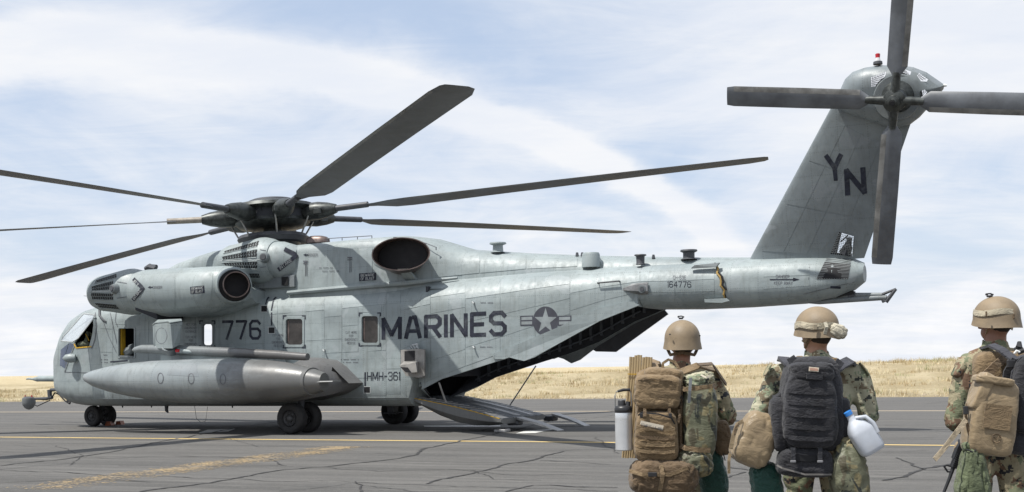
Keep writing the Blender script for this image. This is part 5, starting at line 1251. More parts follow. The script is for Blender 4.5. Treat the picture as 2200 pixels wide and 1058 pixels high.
TAPE = mat('pale_name_tape', (.58, .52, .42), .8); PLAST = mat('black_plastic', (.02, .02, .022), .4); ALU = mat('brushed_bottle', (.62, .63, .64), .33, .55, var=.06); JUG = mat('milky_plastic', (.46, .49, .54), .38, var=.12, dirt=(.5, .45, .38, .25)); BLUE = mat('blue_cap', (.04, .22, .62), .4)
BOOT = mat('boot_suede', (.22, .16, .10), .9); GUN = mat('gun_metal', (.028, .029, .032), .45, .4); NAVY = cloth('charcoal_nylon', (.045, .046, .058), .7)

def lump(name, parts, m, parent=None, vox=.014, smooth=6, folds=0.0, fsc=7.0, mats=None, pick=None, stretch=(1, 1, 1)):
    """one continuous skin grown round capsules and ellipsoids"""
    b = bmesh.new()
    for p in parts:
        if p[0] == 'c':
            _, a, c_, r0, r1 = p; a, c_ = Vector(a), Vector(c_); d = c_-a
            for q, r_ in ((a, r0), (c_, r1)): bmesh.ops.create_icosphere(b, subdivisions=2, radius=r_, matrix=Matrix.Translation(q))
            if d.length > 1e-4: bmesh.ops.create_cone(b, cap_ends=True, segments=18, radius1=r0, radius2=r1, depth=d.length, matrix=Matrix.Translation((a+c_)/2) @ d.to_track_quat('Z', 'Y').to_matrix().to_4x4())
        else:
            _, c_, sz = p[:3]; R_ = p[3].to_matrix().to_4x4() if len(p) > 3 else Matrix.Identity(4)
            bmesh.ops.create_icosphere(b, subdivisions=3, radius=1, matrix=Matrix.Translation(Vector(c_)) @ R_ @ Matrix.Diagonal((*sz, 1)))
    me = bpy.data.meshes.new(name); b.to_mesh(me); b.free()
    ob = bpy.data.objects.new(name, me); COL.objects.link(ob)
    r = ob.modifiers.new('r', 'REMESH'); r.mode = 'VOXEL'; r.voxel_size = vox; r.use_smooth_shade = True
    s_ = ob.modifiers.new('s', 'SMOOTH'); s_.iterations = smooth; s_.factor = .5
    evald(ob); me = ob.data
    if folds:
        ns = [v.normal.copy() for v in me.vertices]
        for v, n_ in zip(me.vertices, ns):
            p = Vector((v.co.x*stretch[0], v.co.y*stretch[1], v.co.z*stretch[2]))*fsc
            k = noise.noise(p+noise.noise_vector(p*.6)*.7); v.co += n_*folds*(.8*noise.noise(p*.5)-1.0*max(0, 1-abs(k)*5))
    me.materials.clear()
    for x in (mats or [m]): me.materials.append(x)
    if pick:
        for p in me.polygons: p.material_index = pick(p.center)
    for p in me.polygons: p.use_smooth = True
    if parent: ob.parent = parent
    return ob
def soft(name, c, size, m, parent=None, p=5.0, n=14, rot=None, folds=.008, fsc=9, taper=None, stretch=(1, 1, 2), seed=0):
    """stuffed cloth volume: a rounded box with creases"""
    c = Vector(c); h = Vector(size)/2; R_ = rot.to_matrix() if rot else Matrix.Identity(3)
    b = bmesh.new(); bmesh.ops.create_cube(b, size=2); bmesh.ops.subdivide_edges(b, edges=b.edges, cuts=n, use_grid_fill=True)
    for v in b.verts:
        q = v.co.copy(); s_ = (abs(q.x)**p+abs(q.y)**p+abs(q.z)**p)**(1/p); q /= s_
        x, y, z = q
        if taper: kx, ky = taper(z); x *= kx; y *= ky
        v.co = Vector((x*h.x, y*h.y, z*h.z))
    b.normal_update()
    ns = {v: v.normal.copy() for v in b.verts}
    for v in b.verts:
        P_ = Vector((v.co.x*stretch[0], v.co.y*stretch[1], v.co.z*stretch[2]))*fsc+Vector((seed, seed*1.7, 0))
        k = noise.noise(P_+noise.noise_vector(P_*.7)*.8)
        k2 = noise.noise(P_*1.9+Vector((4, seed, 2)))
        v.co += ns[v]*folds*(.8*noise.noise(P_*.35)-.75*max(0, 1-abs(k)*4.5)**1.5-.3*max(0, 1-abs(k2)*6))
    for v in b.verts: v.co = c+R_@v.co
    me = bpy.data.meshes.new(name); b.to_mesh(me); b.free(); me.materials.append(m)
    for q in me.polygons: q.use_smooth = True
    ob = bpy.data.objects.new(name, me); COL.objects.link(ob)
    if parent: ob.parent = parent
    return ob
def ribbon(name, pts, wd, m, parent=None, th=.004, up=(0, -1, 0)):
    """flat strap through points; its face looks along 'up'"""
    pts = [Vector(p) for p in pts]; rs = []; P2 = []
    for a, c_ in zip(pts, pts[1:]):
        for k in range(4): P2.append(a.lerp(c_, k/4))
    P2.append(pts[-1])
    for i, p in enumerate(P2):
        d = (P2[min(i+1, len(P2)-1)]-P2[max(i-1, 0)]).normalized(); x = d.cross(Vector(up)).normalized()*wd/2; n_ = x.cross(d).normalized()*th/2
        rs.append([p-x-n_, p+x-n_, p+x+n_, p-x+n_])
    return MB().rings(rs).build(name, m, parent, False)
from mathutils import Euler, Quaternion
def rotY(a): return Euler((0, radians(a), 0))

def hand(at, d, palmn, sc=1.0):
    """capsules of a relaxed hand with five fingers"""
    d = Vector(d).normalized(); n_ = Vector(palmn).normalized(); x = d.cross(n_).normalized(); at = Vector(at); out = []
    for k in range(4): out.append(('c', at+x*(k-1.5)*.019*sc, at+d*.085*sc+x*(k-1.5)*.021*sc, .015*sc, .0125*sc))
    for k, ln_ in enumerate((.062, .075, .070, .054)):
        b0 = at+d*.088*sc+x*(k-1.5)*.022*sc; m1 = b0+(d*.75+n_*.55)*ln_*.5*sc; m2 = m1+(d*.25+n_*.9)*ln_*.5*sc
        out += [('c', b0, m1, .0105*sc, .0095*sc), ('c', m1, m2, .0095*sc, .0080*sc)]
    t0 = at+x*-.032*sc+d*.02*sc; t1 = t0+(d*.7-x*.5+n_*.4)*.042*sc; out += [('c', t0, t1, .014*sc, .012*sc), ('c', t1, t1+(d*.8+n_*.5)*.034*sc, .0115*sc, .0095*sc)]
    return out

def person(px, Y, label, P, uniform, skin, yaw_head, stance=.13):
    """P: pixel positions of the joints as seen; the figure has its back to the camera"""
    base = W(px, 1100, Y); base.z = 0
    root = empty('person', base, 0, label=label, cat='person')
    def J(name, dy=0.0): x, y = P[name]; return W(x, y, Y+dy)-base
    hd, nk, cl = J('head'), J('neck'), J('collar')
    sl, sr_ = J('shl'), J('shr'); el, er = J('ell', P.get('eld', .02)), J('elr', P.get('erd', .02)); wl, wr = J('wrl', P.get('wld', .22)), J('wrr', P.get('wrd', .22))
    pel = Vector((cl.x*.6+.0, .03, .98)); ch = Vector((cl.x, .02, sl.z-.16)); 
    f = Vector((sin(yaw_head), cos(yaw_head), 0)); s = Vector((f.y, -f.x, 0))
    B = [('e', hd+Vector((0, 0, .0)), (.078, .098, .115), Euler((0, 0, -yaw_head))), ('e', hd+f*.035+Vector((0, 0, -.07)), (.058, .07, .06), Euler((0, 0, -yaw_head))), ('c', hd+f*.105+Vector((0, 0, -.005)), hd+f*.122+Vector((0, 0, -.035)), .011, .016), ('c', hd+f*.09+s*.02+Vector((0, 0, -.072)), hd+f*.09-s*.02+Vector((0, 0, -.072)), .012, .012),
         ('c', hd+f*.083+s*.045+Vector((0, 0, .03)), hd+f*.083-s*.045+Vector((0, 0, .03)), .012, .012), ('e', hd+s*.080+Vector((0, 0, -.02)), (.012, .022, .034)), ('e', hd-s*.080+Vector((0, 0, -.02)), (.012, .022, .034)),
         ('c', hd+Vector((0, 0, -.06)), cl+Vector((0, .01, -.02)), .060, .066), ('c', cl+Vector((0, .01, -.04)), ch, .085, .13), ('c', ch+Vector((.08, 0, 0)), ch-Vector((.08, 0, 0)), .125, .125), ('c', ch, pel, .14, .13), ('c', pel+Vector((.07, 0, 0)), pel-Vector((.07, 0, 0)), .125, .125),
         ('c', cl+Vector((0, .01, -.06)), sl+Vector((.02, 0, -.01)), .06, .062), ('c', cl+Vector((0, .01, -.06)), sr_-Vector((.02, 0, .01)), .06, .062), ('c', sl, el, .058, .042), ('c', sr_, er, .058, .042), ('c', el, wl, .042, .028), ('c', er, wr, .042, .028)]
    legs = []
    for sg in (-1, 1):
        hp, kn, an = pel+Vector((sg*.09, 0, -.06)), Vector((pel.x+sg*(stance-.01), .03, .50)), Vector((pel.x+sg*stance, 0, .09))
        B += [('c', hp, kn, .088, .056), ('c', kn, an, .056, .036), ('c', an+Vector((0, -.03, -.045)), an+Vector((0, .14, -.055)), .036, .034)]
        legs.append((hp, kn, an))
    for wv, e_, sg in ((wl, el, -1), (wr, er, 1)):
        dd = (wv-e_).normalized(); B += hand(wv+dd*.01, dd, Vector((-sg*.8, .1, -.4)))
    lump('body', B, skin, root, .0095, 3)
    # hair at the nape
    lump('hair', [('e', hd+Vector((0, 0, .012))-f*.012, (.083, .098, .112), Euler((0, 0, -yaw_head)))], HAIR, root, .012, 2)
    # jacket
    Jk = [('c', cl+Vector((0, .012, -.03)), ch, .088, .15), ('c', ch+Vector((.09, 0, .02)), ch-Vector((.09, 0, -.02)), .14, .14), ('c', ch, pel+Vector((0, 0, .05)), .155, .15), ('c', ch+Vector((.08, 0, -.1)), pel+Vector((.07, 0, -.04)), .135, .135), ('c', ch-Vector((.08, 0, .1)), pel-Vector((.07, 0, .04)), .135, .135),
          ('c', cl+Vector((.0, .01, -.05)), sl+Vector((.0, 0, -.012)), .070, .078), ('c', cl+Vector((0, .01, -.05)), sr_+Vector((.0, 0, -.012)), .070, .078),
          ('c', sl+Vector((0, 0, -.01)), el, .082, .068), ('c', sr_+Vector((0, 0, -.01)), er, .082, .068), ('c', el, el.lerp(wl, .86), .066, .048), ('c', er, er.lerp(wr, .86), .066, .048), ('c', sl.lerp(el, .5), sl.lerp(el, .52), .082, .08), ('c', sr_.lerp(er, .5), sr_.lerp(er, .52), .082, .08)]
    lump('jacket', Jk, uniform, root, .0125, 5, .009, 7.0, stretch=(1, 1, 1.6))
    # collar
    co_ = []
    for k in range(25):
        a = 2*pi*k/24; co_.append(a)
    rs = [[cl+Vector((rx*cos(a), .012+ry*sin(a), z+.012*sin(a*3))) for a in co_[:-1]] for rx, ry, z in ((.095, .09, -.045), (.080, .078, -.01), (.076, .074, .022), (.070, .069, .024), (.066, .066, -.02))]
    MB().rings(rs, True, (False, False)).build('collar', uniform, root, True)
    Tr = []
    for hp, kn, an in legs: Tr += [('c', hp, kn, .112, .078), ('c', kn, an+Vector((0, 0, .07)), .076, .062), ('e', (hp+kn)/2+Vector((.06*(1 if hp.x > pel.x else -1), 0, -.02)), (.06, .08, .10))]
    Tr += [('c', pel+Vector((.06, 0, 0)), pel-Vector((.06, 0, 0)), .142, .142)]
    lump('trousers', Tr, MAR, root, .014, 4, .012, 8, stretch=(1, 1, 1.6))
    Bo = []
    for hp, kn, an in legs: Bo += [('c', an+Vector((0, 0, .12)), an, .056, .052), ('c', an+Vector((0, -.035, -.045)), an+Vector((0, .15, -.052)), .045, .040)]
    lump('boots', Bo, BOOT, root, .012, 3)
    return root, base, J

def helmet(root, c, w_, h_, m=HELM, yaw=0.0, tilt=0.0, drop=.0):
    """combat helmet: dome, flared rim, ear cut-outs"""
    n = 44; rs = []; Rm = Euler((tilt, 0, -yaw)).to_matrix()
    for k in range(15):
        t_ = k/14; ph = t_*radians(112)
        r_ = sin(min(ph, pi/2)); z = cos(ph)
        ring = []
        for j in range(n):
            a = 2*pi*j/n; ca, sa = cos(a), sin(a)      # a=0 right ear, pi/2 front
            fl = 1+.05*max(0, t_-.84)/.16*(1+.6*abs(ca))
            zz = z*h_
            low = 0.0
            if t_ > .7:
                kk = (t_-.7)/.3; low = kk*kk*(.030*max(0, -sa)+.016*abs(ca)**2-.022*max(0, sa))
            ring.append(Vector(c)+Rm@Vector((ca*w_*r_*fl*1.0, sa*w_*1.16*r_*fl, zz-low)))
        if k == 0: ring = [Vector(c)+Rm@Vector((cos(2*pi*j/n)*.004, sin(2*pi*j/n)*.004, h_)) for j in range(n)]
        rs.append(ring)
    last = rs[-1]; inn = [Vector(c)+(p-Vector(c))*.93 for p in last]; inn2 = [Vector(c)+(p-Vector(c))*.85+Vector((0, 0, .05)) for p in rs[-3]]
    o = MB().rings(rs+[[p*1.0+(p-Vector(c)).normalized()*.001-Vector((0, 0, .003)) for p in last], inn, inn2], True, (True, True)).build('helmet', m, root, True)
    return o
def mount(parent, c):
    b = MB().box(c, (.030, .03, .012), None, .003); b.box(Vector(c)+Vector((-.018, 0, .012)), (.012, .02, .014), None, .003); b.box(Vector(c)+Vector((.016, 0, .010)), (.014, .02, .012), None, .003); b.box(Vector(c)+Vector((0, 0, .016)), (.02, .016, .008))
    return b.build('helmet_mount', PLAST, parent)

# ---- first man, tan helmet, big coyote pack
Y1 = 8.55; K1 = Y1/FPX
P1 = dict(head=(1466, 738), neck=(1464, 758), collar=(1462, 786), shl=(1411, 812), shr=(1527, 812), ell=(1398, 905), elr=(1566, 896), wrl=(1420, 900), wrr=(1545, 905), wld=.24, wrd=.25)
p1, b1, J1 = person(1463, Y1, 'soldier in a plain tan helmet carrying the tall coyote pack with a steel bottle', P1, MAR, SKIN2, .0)
h1 = helmet(p1, W(1466, 728, Y1)-b1, .128, .135, HELM); mount(h1, W(1463, 684.5, Y1)-b1)
sc_ = MB()
for x, y in ((1439, 719), (1503, 722)): a = W(x, y, Y1-.12 if x > 1500 else Y1-.125)-b1; sc_.tube([a, a-Vector((0, .018, 0))], [.006, .005], 8)
sc_.build('helmet_screws', PLAST, h1, True)
ribbon('chin_strap', [W(1434, 750, Y1)-b1, W(1440, 763, Y1-.06)-b1, W(1465, 758, Y1-.10)-b1, W(1492, 763, Y1-.06)-b1, W(1498, 750, Y1)-b1], .022, COYD, h1)
ribbon('pack_harness_strap', [W(1400, 786, Y1-.10)-b1, W(1410, 776, Y1+.0)-b1, W(1420, 790, Y1+.08)-b1], .06, COY, p1, .012, up=(0, -.6, .8))

d1 = 8.26
def U1(x, y, dy=0.0): return W(x, y, d1+dy)-bp1
bp1 = W(1415, 1000, d1); bp1.z = W(1415, 995, d1).z
pk = empty('backpack', bp1, 0, label='tall coyote brown pack with two pouches and a webbing harness on the leftmost soldier', cat='backpack')
k1 = d1/FPX
soft('pack_body', U1(1417, 895, .02), (106*k1, .22, 205*k1), COY, pk, 6, 14, None, .008, 8)
tp_ = soft('top_pouch', U1(1412, 842, -.14), (99*k1, .15, 72*k1), COY, pk, 4.5, 16, rotY(3), .013, 9, seed=3)
soft('pack_lid', U1(1424, 812, -.04), (86*k1, .24, 44*k1), COY, pk, 4, 12, rotY(4), .010, 10, seed=6)
fp_ = soft('front_pouch', U1(1409, 937, -.14), (92*k1, .15, 108*k1), COY, pk, 5, 16, rotY(1.5), .008, 9, seed=9, taper=lambda z: (1-.04*z, 1))
def front(x, y, d=-.222): return U1(x, y, d)
for yy in (921, 940, 955, 970): ribbon('webbing_row', [front(1367, yy-3), front(1388, yy+1, -.228), (front(1430, yy+3, -.229)), front(1450, yy)], .022, COYD if yy == 940 else COY, fp_, .006)
ribbon('zip', [front(1371, 893, -.2), front(1378, 887, -.215), front(1415, 890, -.222), front(1443, 899, -.215), front(1450, 912, -.2), front(1450, 935, -.19)], .010, PLAST, fp_, .005)
ribbon('zip', [U1(1370, 818, -.20), U1(1385, 814, -.215), U1(1440, 819, -.215), U1(1458, 826, -.19)], .006, COYD, tp_, .005)
tn = ribbon('name_tape', [front(1376, 908, -.232), front(1425, 919, -.234)], .026, TAPE, fp_, .004)
q_, wd_ = strokes('OTMRTC I 4 ABO', .9); mb = MB()
for i, qd in enumerate(q_):
    mb.add([front(1378+p.x/wd_*45, 912.5+p.x/wd_*10-(p.y/6-.5)*5.0, -.237-.0002*(i % 7)) for p in qd], [(0, 1, 2, 3)])
mb.build('tape_writing', INKP, tn, fix=False)
ribbon('carry_handle', [U1(1424, 795, -.08), U1(1424, 781, -.08), U1(1436, 773, -.08), U1(1450, 778, -.08), U1(1460, 795, -.09)], .018, COY, pk, .006)
ribbon('side_strap', [U1(1461, 800, -.14), U1(1464, 850, -.15), U1(1462, 985, -.12)], .016, COYD, pk, .005)
MB().tube([U1(1464, 850, -.17), U1(1460, 860, -.175), U1(1464, 872, -.17), U1(1468, 860, -.172), U1(1464, 850, -.17)], .004, 6).build('side_buckle', PLAST, pk, True)
ribbon('shoulder_strap', [U1(1463, 800, -.03), U1(1500, 786, .05), U1(1535, 795, .2), U1(1552, 822, .30)], .055, COY, pk, .014, up=(0, -.7, .7))
ribbon('shoulder_strap', [U1(1410, 797, .0), U1(1404, 784, .12), U1(1412, 780, .30)], .055, COY, pk, .014, up=(0, -.7, .7))
ribbon('compression_strap', [U1(1500, 784, .0), U1(1530, 782, .12), U1(1560, 826, .24)], .03, COYD, pk, .008, up=(0, -.7, .7))

for k_, (x, y, ln_) in enumerate(((1470, 985, 34), (1458, 880, 30), (1368, 990, 22), (1442, 990, 40))):
    ribbon('loose_strap', [U1(x, y, -.17), U1(x+2, y+ln_*.5, -.185), U1(x-3+2*k_, y+ln_, -.18)], .016, COYD, pk, .004)
for x in (1378, 1440): MB().box(U1(x, 893, -.225), (.022, .012, .03), None, .003).build('side_release_buckle', PLAST, pk)
ribbon('pouch_strap', [U1(1385, 878, -.215), U1(1386, 895, -.225)], .02, COYD, pk, .005); ribbon('pouch_strap', [U1(1438, 878, -.215), U1(1438, 895, -.225)], .02, COYD, pk, .005)

# foam mat folded like an accordion
bm_ = W(1376, 985, 8.30)
def UM(x, y, d): return W(x, y, d)-bm_
rs = []; nz = 9
for yy, xc, wpx in ((766, 1376, 52), (800, 1374, 51), (860, 1368, 50), (930, 1362, 48), (984, 1356, 46)):
    ring = []
    for k in range(nz+1):
        u = k/nz; ring.append(UM(xc-wpx/2+wpx*u, yy+2*u, 8.33-(0.0 if k % 2 else .022)-.05*u))
        if k < nz: u2 = (k+.5)/nz; ring.append(UM(xc-wpx/2+wpx*u2, yy+2*u2, 8.33-(.022 if k % 2 else .0)-.05*u2-.0))
    ring += [UM(xc+wpx/2, yy, 8.40), UM(xc-wpx/2, yy, 8.44)]
    rs.append(ring)
fm_ = empty('sleeping_mat', bm_, 0, label='tan accordion folded foam sleeping mat strapped upright beside the coyote pack', cat='sleeping mat')
for k in range(9):
    mb = MB()
    for _ in (0,):
        rr_ = []
        for yy, xc, wpx in ((767, 1377, 50), (800, 1375, 49), (860, 1369, 48), (930, 1363, 47), (984, 1358, 45)):
            x0 = xc-wpx/2+wpx*k/9; x1 = xc-wpx/2+wpx*(k+1)/9; xm = (x0+x1)/2; zz = yy-(4 if yy < 780 else 0)*(1 if k in (2, 3, 4) else 0)+.5*(k % 3)
            rr_.append([UM(x0+.02, zz, 8.309), UM(x0+1.3, zz, 8.3062), UM(xm, zz-.2, 8.3055), UM(x1-1.3, zz, 8.3062), UM(x1-.02, zz, 8.309), UM(x1, zz, 8.44), UM(x0, zz, 8.44)])
        mb.rings(rr_)
    mb.build('mat_fold', FOAMM, fm_, False)
ribbon('mat_cord', [UM(1348, 804, 8.30), UM(1401, 805, 8.30)], .006, YEL, fm_, .003)
# steel growler bottle
bb_ = W(1341, 968, 8.15); kb = 8.15/FPX
bt = empty('water_bottle', bb_, 0, label='brushed steel water bottle with black screw lid and carrying handle hanging on the mat', cat='bottle')
def LZ(y): return W(1341, y, 8.15).z-bb_.z
rB = 18.7*kb
MB().tube([(0, 0, LZ(968)), (0, 0, LZ(966)), (0, 0, LZ(900)), (0, 0, LZ(888)), (0, 0, LZ(886))], [rB*.9, rB, rB*1.0, rB, rB*.96], 36).build('bottle_body', ALU, bt, True)
MB().tube([(0, 0, LZ(887)), (0, 0, LZ(885)), (0, 0, LZ(877)), (0, 0, LZ(873)), (0, 0, LZ(871))], [rB*.98, rB*1.04, rB*1.04, rB*.9, rB*.6], 36).build('bottle_collar', PLAST, bt, True)
ld = MB(); ld.tube([(-.012, 0, LZ(873)), (-.012, 0, LZ(862)), (-.012, 0, LZ(860))], [.026, .026, .022], 20); ld.tube([(.028, -.01, LZ(872)), (.032, -.01, LZ(863))], [.018, .014], 12)
ld.build('bottle_cap', PLAST, bt, True)
MB().tube([(-18*kb, 0, LZ(878)), (-18*kb, 0, LZ(850)), (-15*kb, 0, LZ(842)), (-6*kb, 0, LZ(840))], .0045, 8).build('handle_frame', STEEL, bt, True)
MB().tube([(18*kb, 0, LZ(878)), (17*kb, 0, LZ(845)), (14*kb, 0, LZ(840))], .0045, 8).build('handle_frame', STEEL, bt, True)
MB().tube([(-12*kb, 0, LZ(841)), (0, 0, LZ(838)), (15*kb, 0, LZ(838))], [.009, .011, .010], 10).build('handle_grip', PLAST, bt, True)
# rolled sleeping bag below
br = W(1428, 1090, 8.12); kr = 8.12/FPX
rollp = empty('sleeping_bag_roll', br, 0, label='rolled brown sleeping bag strapped sideways under the coyote pack', cat='sleeping bag')
soft('roll_body', W(1426, 1026, 8.12)-br, (150*kr, .27, 82*kr), COYD, rollp, 3.2, 18, rotY(3), .020, 11, stretch=(2, 1, 1), seed=12)
ribbon('roll_strap', [W(1352, 1012, 8.04)-br, W(1380, 1020, 7.985)-br, W(1440, 1020, 7.98)-br, W(1478, 1006, 8.0)-br], .026, COY, rollp, .006)
ribbon('roll_strap', [W(1420, 1000, 8.0)-br, W(1424, 1020, 7.975)-br, W(1418, 1055, 7.99)-br], .028, COY, rollp, .006)
MB().box(W(1402, 1020, 7.968)-br, (.06, .012, .03), None, .004).build('roll_buckle', PLAST, rollp)
# camouflage stuff sack
bw = W(1500, 1028, 8.18); kw = 8.18/FPX
cs_ = empty('camouflage_sack', bw, 0, label='woodland camouflage stuff sack with tan bands upright beside the coyote pack', cat='sack')
soft('sack_body', W(1501, 900, 8.18)-bw, (76*kw, .22, 178*kw), WOOD, cs_, 4, 16, rotY(1), .012, 7, taper=lambda z: (1-.10*z*z, 1), seed=5)
soft('sack_neck', W(1502, 817, 8.18)-bw, (68*kw, .20, 36*kw), MAR2, cs_, 3, 14, rotY(-6), .026, 18, seed=8)
soft('sack_foot', W(1490, 995, 8.14)-bw, (82*kw, .20, 66*kw), WOOD, cs_, 3, 14, rotY(-10), .022, 12, seed=15)
ribbon('sack_band', [W(1464, 834, 8.12)-bw, W(1470, 837, 8.065)-bw, W(1502, 834, 8.045)-bw, W(1530, 830, 8.065)-bw, W(1538, 828, 8.12)-bw], .030, COY, cs_, .006)
ribbon('sack_band', [W(1462, 958, 8.12)-bw, W(1472, 963, 8.06)-bw, W(1500, 967, 8.045)-bw, W(1526, 968, 8.07)-bw], .034, COY, cs_, .006)
ribbon('grey_strap', [W(1484, 812, 8.04)-bw, W(1482, 840, 8.03)-bw, W(1480, 866, 8.04)-bw], .020, mat('grey_webbing', (.15, .16, .17), .8), cs_, .005)
ribbon('loose_tie', [W(1506, 806, 8.05)-bw, W(1518, 812, 8.03)-bw, W(1528, 806, 8.06)-bw], .012, TAPE, cs_, .004)
# hip pouch and green bag
bh = W(1553, 980, 8.3); hpch = empty('hip_pouch', bh, 0, label='long tan pouch hanging at the right hip of the leftmost soldier', cat='pouch')
soft('pouch_body', W(1551, 940, 8.3)-bh, (42*d1/FPX, .13, 78*d1/FPX), COYD, hpch, 3.6, 12, rotY(-8), .010, 10, seed=21)
MB().tube([W(1554, 975, 8.25)-bh, W(1558, 990, 8.25)-bh], .004, 6).build('pouch_cord', PLAST, hpch)
bg_ = W(1530, 1090, 8.35); g1_ = empty('green_bag', bg_, 0, label='dark green waterproof bag hanging behind the camouflage sack of the leftmost soldier', cat='bag')
soft('bag_body', W(1530, 1020, 8.35)-bg_, (62*8.35/FPX, .2, 112*8.35/FPX), GRN, g1_, 3, 14, rotY(-8), .018, 9, seed=30)

# ---- second man
Y2 = 7.54; K2 = Y2/FPX
P2_ = dict(head=(1755, 716), neck=(1754, 738), collar=(1756, 764), shl=(1672, 806), shr=(1842, 806), ell=(1627, 900), elr=(1868, 892), wrl=(1662, 930), wrr=(1846, 915), wld=.26, wrd=.22, eld=.0, erd=.0)
p2, b2, J2 = person(1755, Y2, 'soldier wearing the black assault pack, with a cream goggle cover on his helmet', P2_, MAR2, SKIN, -.45)
h2 = helmet(p2, W(1755, 702, Y2)-b2, .128, .128, HELM, -.45, -.04)
def arc(c, w_, d_, z0, z1, a0, a1, n_=14): return [Vector(c)+Vector((w_*cos(a), d_*sin(a), z0+(z1-z0)*(k/n_))) for k, a in enumerate([a0+(a1-a0)*i/n_ for i in range(n_+1)])]
cc = W(1755, 702, Y2)-b2
rs = [[cc+Vector((.142*sc1*cos(a), .158*sc1*sin(a), z+.006*sin(a*4))) for a in [2*pi*k/40 for k in range(40)]] for sc1, z in ((.965, -.012), (.985, -.004), (.97, .030), (.94, .028), (.95, -.008))]
rs = [[Vector((p.x, p.y, p.z-.010-.06*(p.x-cc.x))) for p in r_] for r_ in rs]
MB().rings(rs+[rs[0]], True, (False, False)).build('helmet_band', HCOV, h2, True)
MB().box(W(1751, 703, Y2-.160)-b2, (.026, .012, .036), None, .003).build('band_buckle', mat('tan_buckle', (.32, .27, .19), .5), h2)
soft('goggle_cover', W(1797, 712, Y2-.10)-b2, (.135, .12, .095), CREAM, h2, 3, 14, rotY(18), .010, 14, seed=3)
ribbon('goggle_cover_lip', [W(1772, 693, Y2-.15)-b2, W(1776, 703, Y2-.165)-b2, W(1772, 718, Y2-.15)-b2], .02, CREAM, h2, .01)
ribbon('chin_strap', [W(1725, 735, Y2+.02)-b2, W(1738, 728, Y2-.07)-b2, W(1757, 716, Y2-.125)-b2, W(1788, 722, Y2-.07)-b2], .024, COY2, h2)
ribbon('chin_strap', [W(1738, 728, Y2-.08)-b2, W(1730, 748, Y2+.0)-b2], .018, COYD, h2)
MB().box(W(1728, 723, Y2+.03)-b2, (.02, .05, .018)).build('eyewear', PLAST, h2)
vt = soft('vest_yoke', W(1757, 785, Y2-.085)-b2, (92*K2, .10, 34*K2), COY2, p2, 4, 12, None, .006, 9)
tq = ribbon('name_tape', [W(1731, 787, Y2-.142)-b2, W(1779, 789, Y2-.142)-b2], .034, TAPE, vt, .004)
q_, wd_ = strokes('ROCAS', 1.0); mb = MB()
for i, qd in enumerate(q_): mb.add([W(1737+p.x/wd_*38, 787.5-(p.y/6-.5)*7, Y2-.147-.0002*(i % 7))-b2 for p in qd], [(0, 1, 2, 3)])
mb.build('tape_writing', INK, tq, fix=False)
for x, y in ((1718, 771), (1792, 775)): MB().box(W(x, y, Y2-.13)-b2, (.045, .02, .035), None, .006).build('vest_buckle', COY, vt)
for x, y, r_ in ((1645, 795, 30), (1850, 795, -30)): soft('shoulder_patch', W(x+ (4 if x < 1700 else 6), y-1, Y2-.06)-b2, (.012, .09, .10), MAR, p2, 4, 6, rotY(r_), .002, 9)

d2 = 7.24; bq = W(1740, 1000, d2); kq = d2/FPX
def U2(x, y, dy=0.0): return W(x, y, d2+dy)-bq
bk = empty('backpack', bq, 0, label='black nylon assault pack with webbing rows and hanging lower flap on the middle soldier', cat='backpack')
soft('pack_body', U2(1742, 868, .02), (132*kq, .25, 206*kq), BLK, bk, 4.6, 18, rotY(1), .010, 9, taper=lambda z: (1-.12*z, 1-.08*z), seed=2)
soft('pack_front', U2(1740, 880, -.10), (112*kq, .12, 168*kq), BLK, bk, 3.8, 20, rotY(1), .012, 6, taper=lambda z: (1-.10*z, 1), seed=4, stretch=(1, 1, 1.3))
for x in (1672, 1806): soft('side_pocket', U2(x, 912, -.0), (34*kq, .16, 116*kq), BLK, bk, 3.5, 12, rotY(-4 if x < 1700 else 4), .008, 10, seed=x)
for yy in (842, 866, 892, 918, 942): ribbon('webbing_row', [U2(1694, yy-2, -.150), U2(1712, yy, -.166), U2(1768, yy+3, -.168), U2(1790, yy+1, -.150)], .026, BLK, bk, .004)
soft('top_flap', U2(1740, 800, -.05), (96*kq, .22, 46*kq), BLK, bk, 4, 14, None, .012, 12, seed=7)
ribbon('black_patch', [U2(1733, 808, -.168), U2(1768, 810, -.168)], .036, BLKW, bk, .008)
pt_ = ribbon('patch', [U2(1738, 793, -.168), U2(1759, 795, -.168)], .026, TAPE, bk, .006); ribbon('patch_centre', [U2(1740, 793.3, -.173), U2(1757, 794.8, -.173)], .014, mat('pinkish_thread', (.45, .27, .2), .8), pt_, .003)
lf_ = soft('lower_flap', U2(1729, 993, -.05), (118*kq, .16, 62*kq), BLK, bk, 4, 14, rotY(2), .012, 10, taper=lambda z: (1-.06*z, 1), seed=9)
MB().rings([[U2(x, y, -.132) for x, y in ((1694, 973), (1720, 978), (1770, 980), (1778, 975), (1768, 988), (1740, 992), (1712, 990))], [U2(x, y, -.136) for x, y in ((1694, 973), (1720, 978), (1770, 980), (1778, 975), (1768, 988), (1740, 992), (1712, 990))]]).build('flap_opening', BLACK, lf_)
ribbon('flap_piping', [U2(1669, 1000, -.12), U2(1680, 1006, -.135), U2(1730, 1020, -.14), U2(1786, 1020, -.12)], .010, mat('dusty_edge', (.16, .15, .14), .9), lf_, .006)
for x in (1704, 1762): ribbon('flap_strap', [U2(x, 962, -.15), U2(x, 992, -.152)], .026, BLKW, lf_, .006); MB().box(U2(x, 992, -.156), (.034, .01, .014), None, .003).build('strap_buckle', mat('grey_buckle', (.18, .18, .19), .5), lf_)
ribbon('shoulder_strap', [U2(1712, 800, -.02), U2(1694, 780, .04), U2(1682, 770, .12), U2(1680, 776, .28)], .062, NAVY, bk, .02, up=(0, -.8, .6))
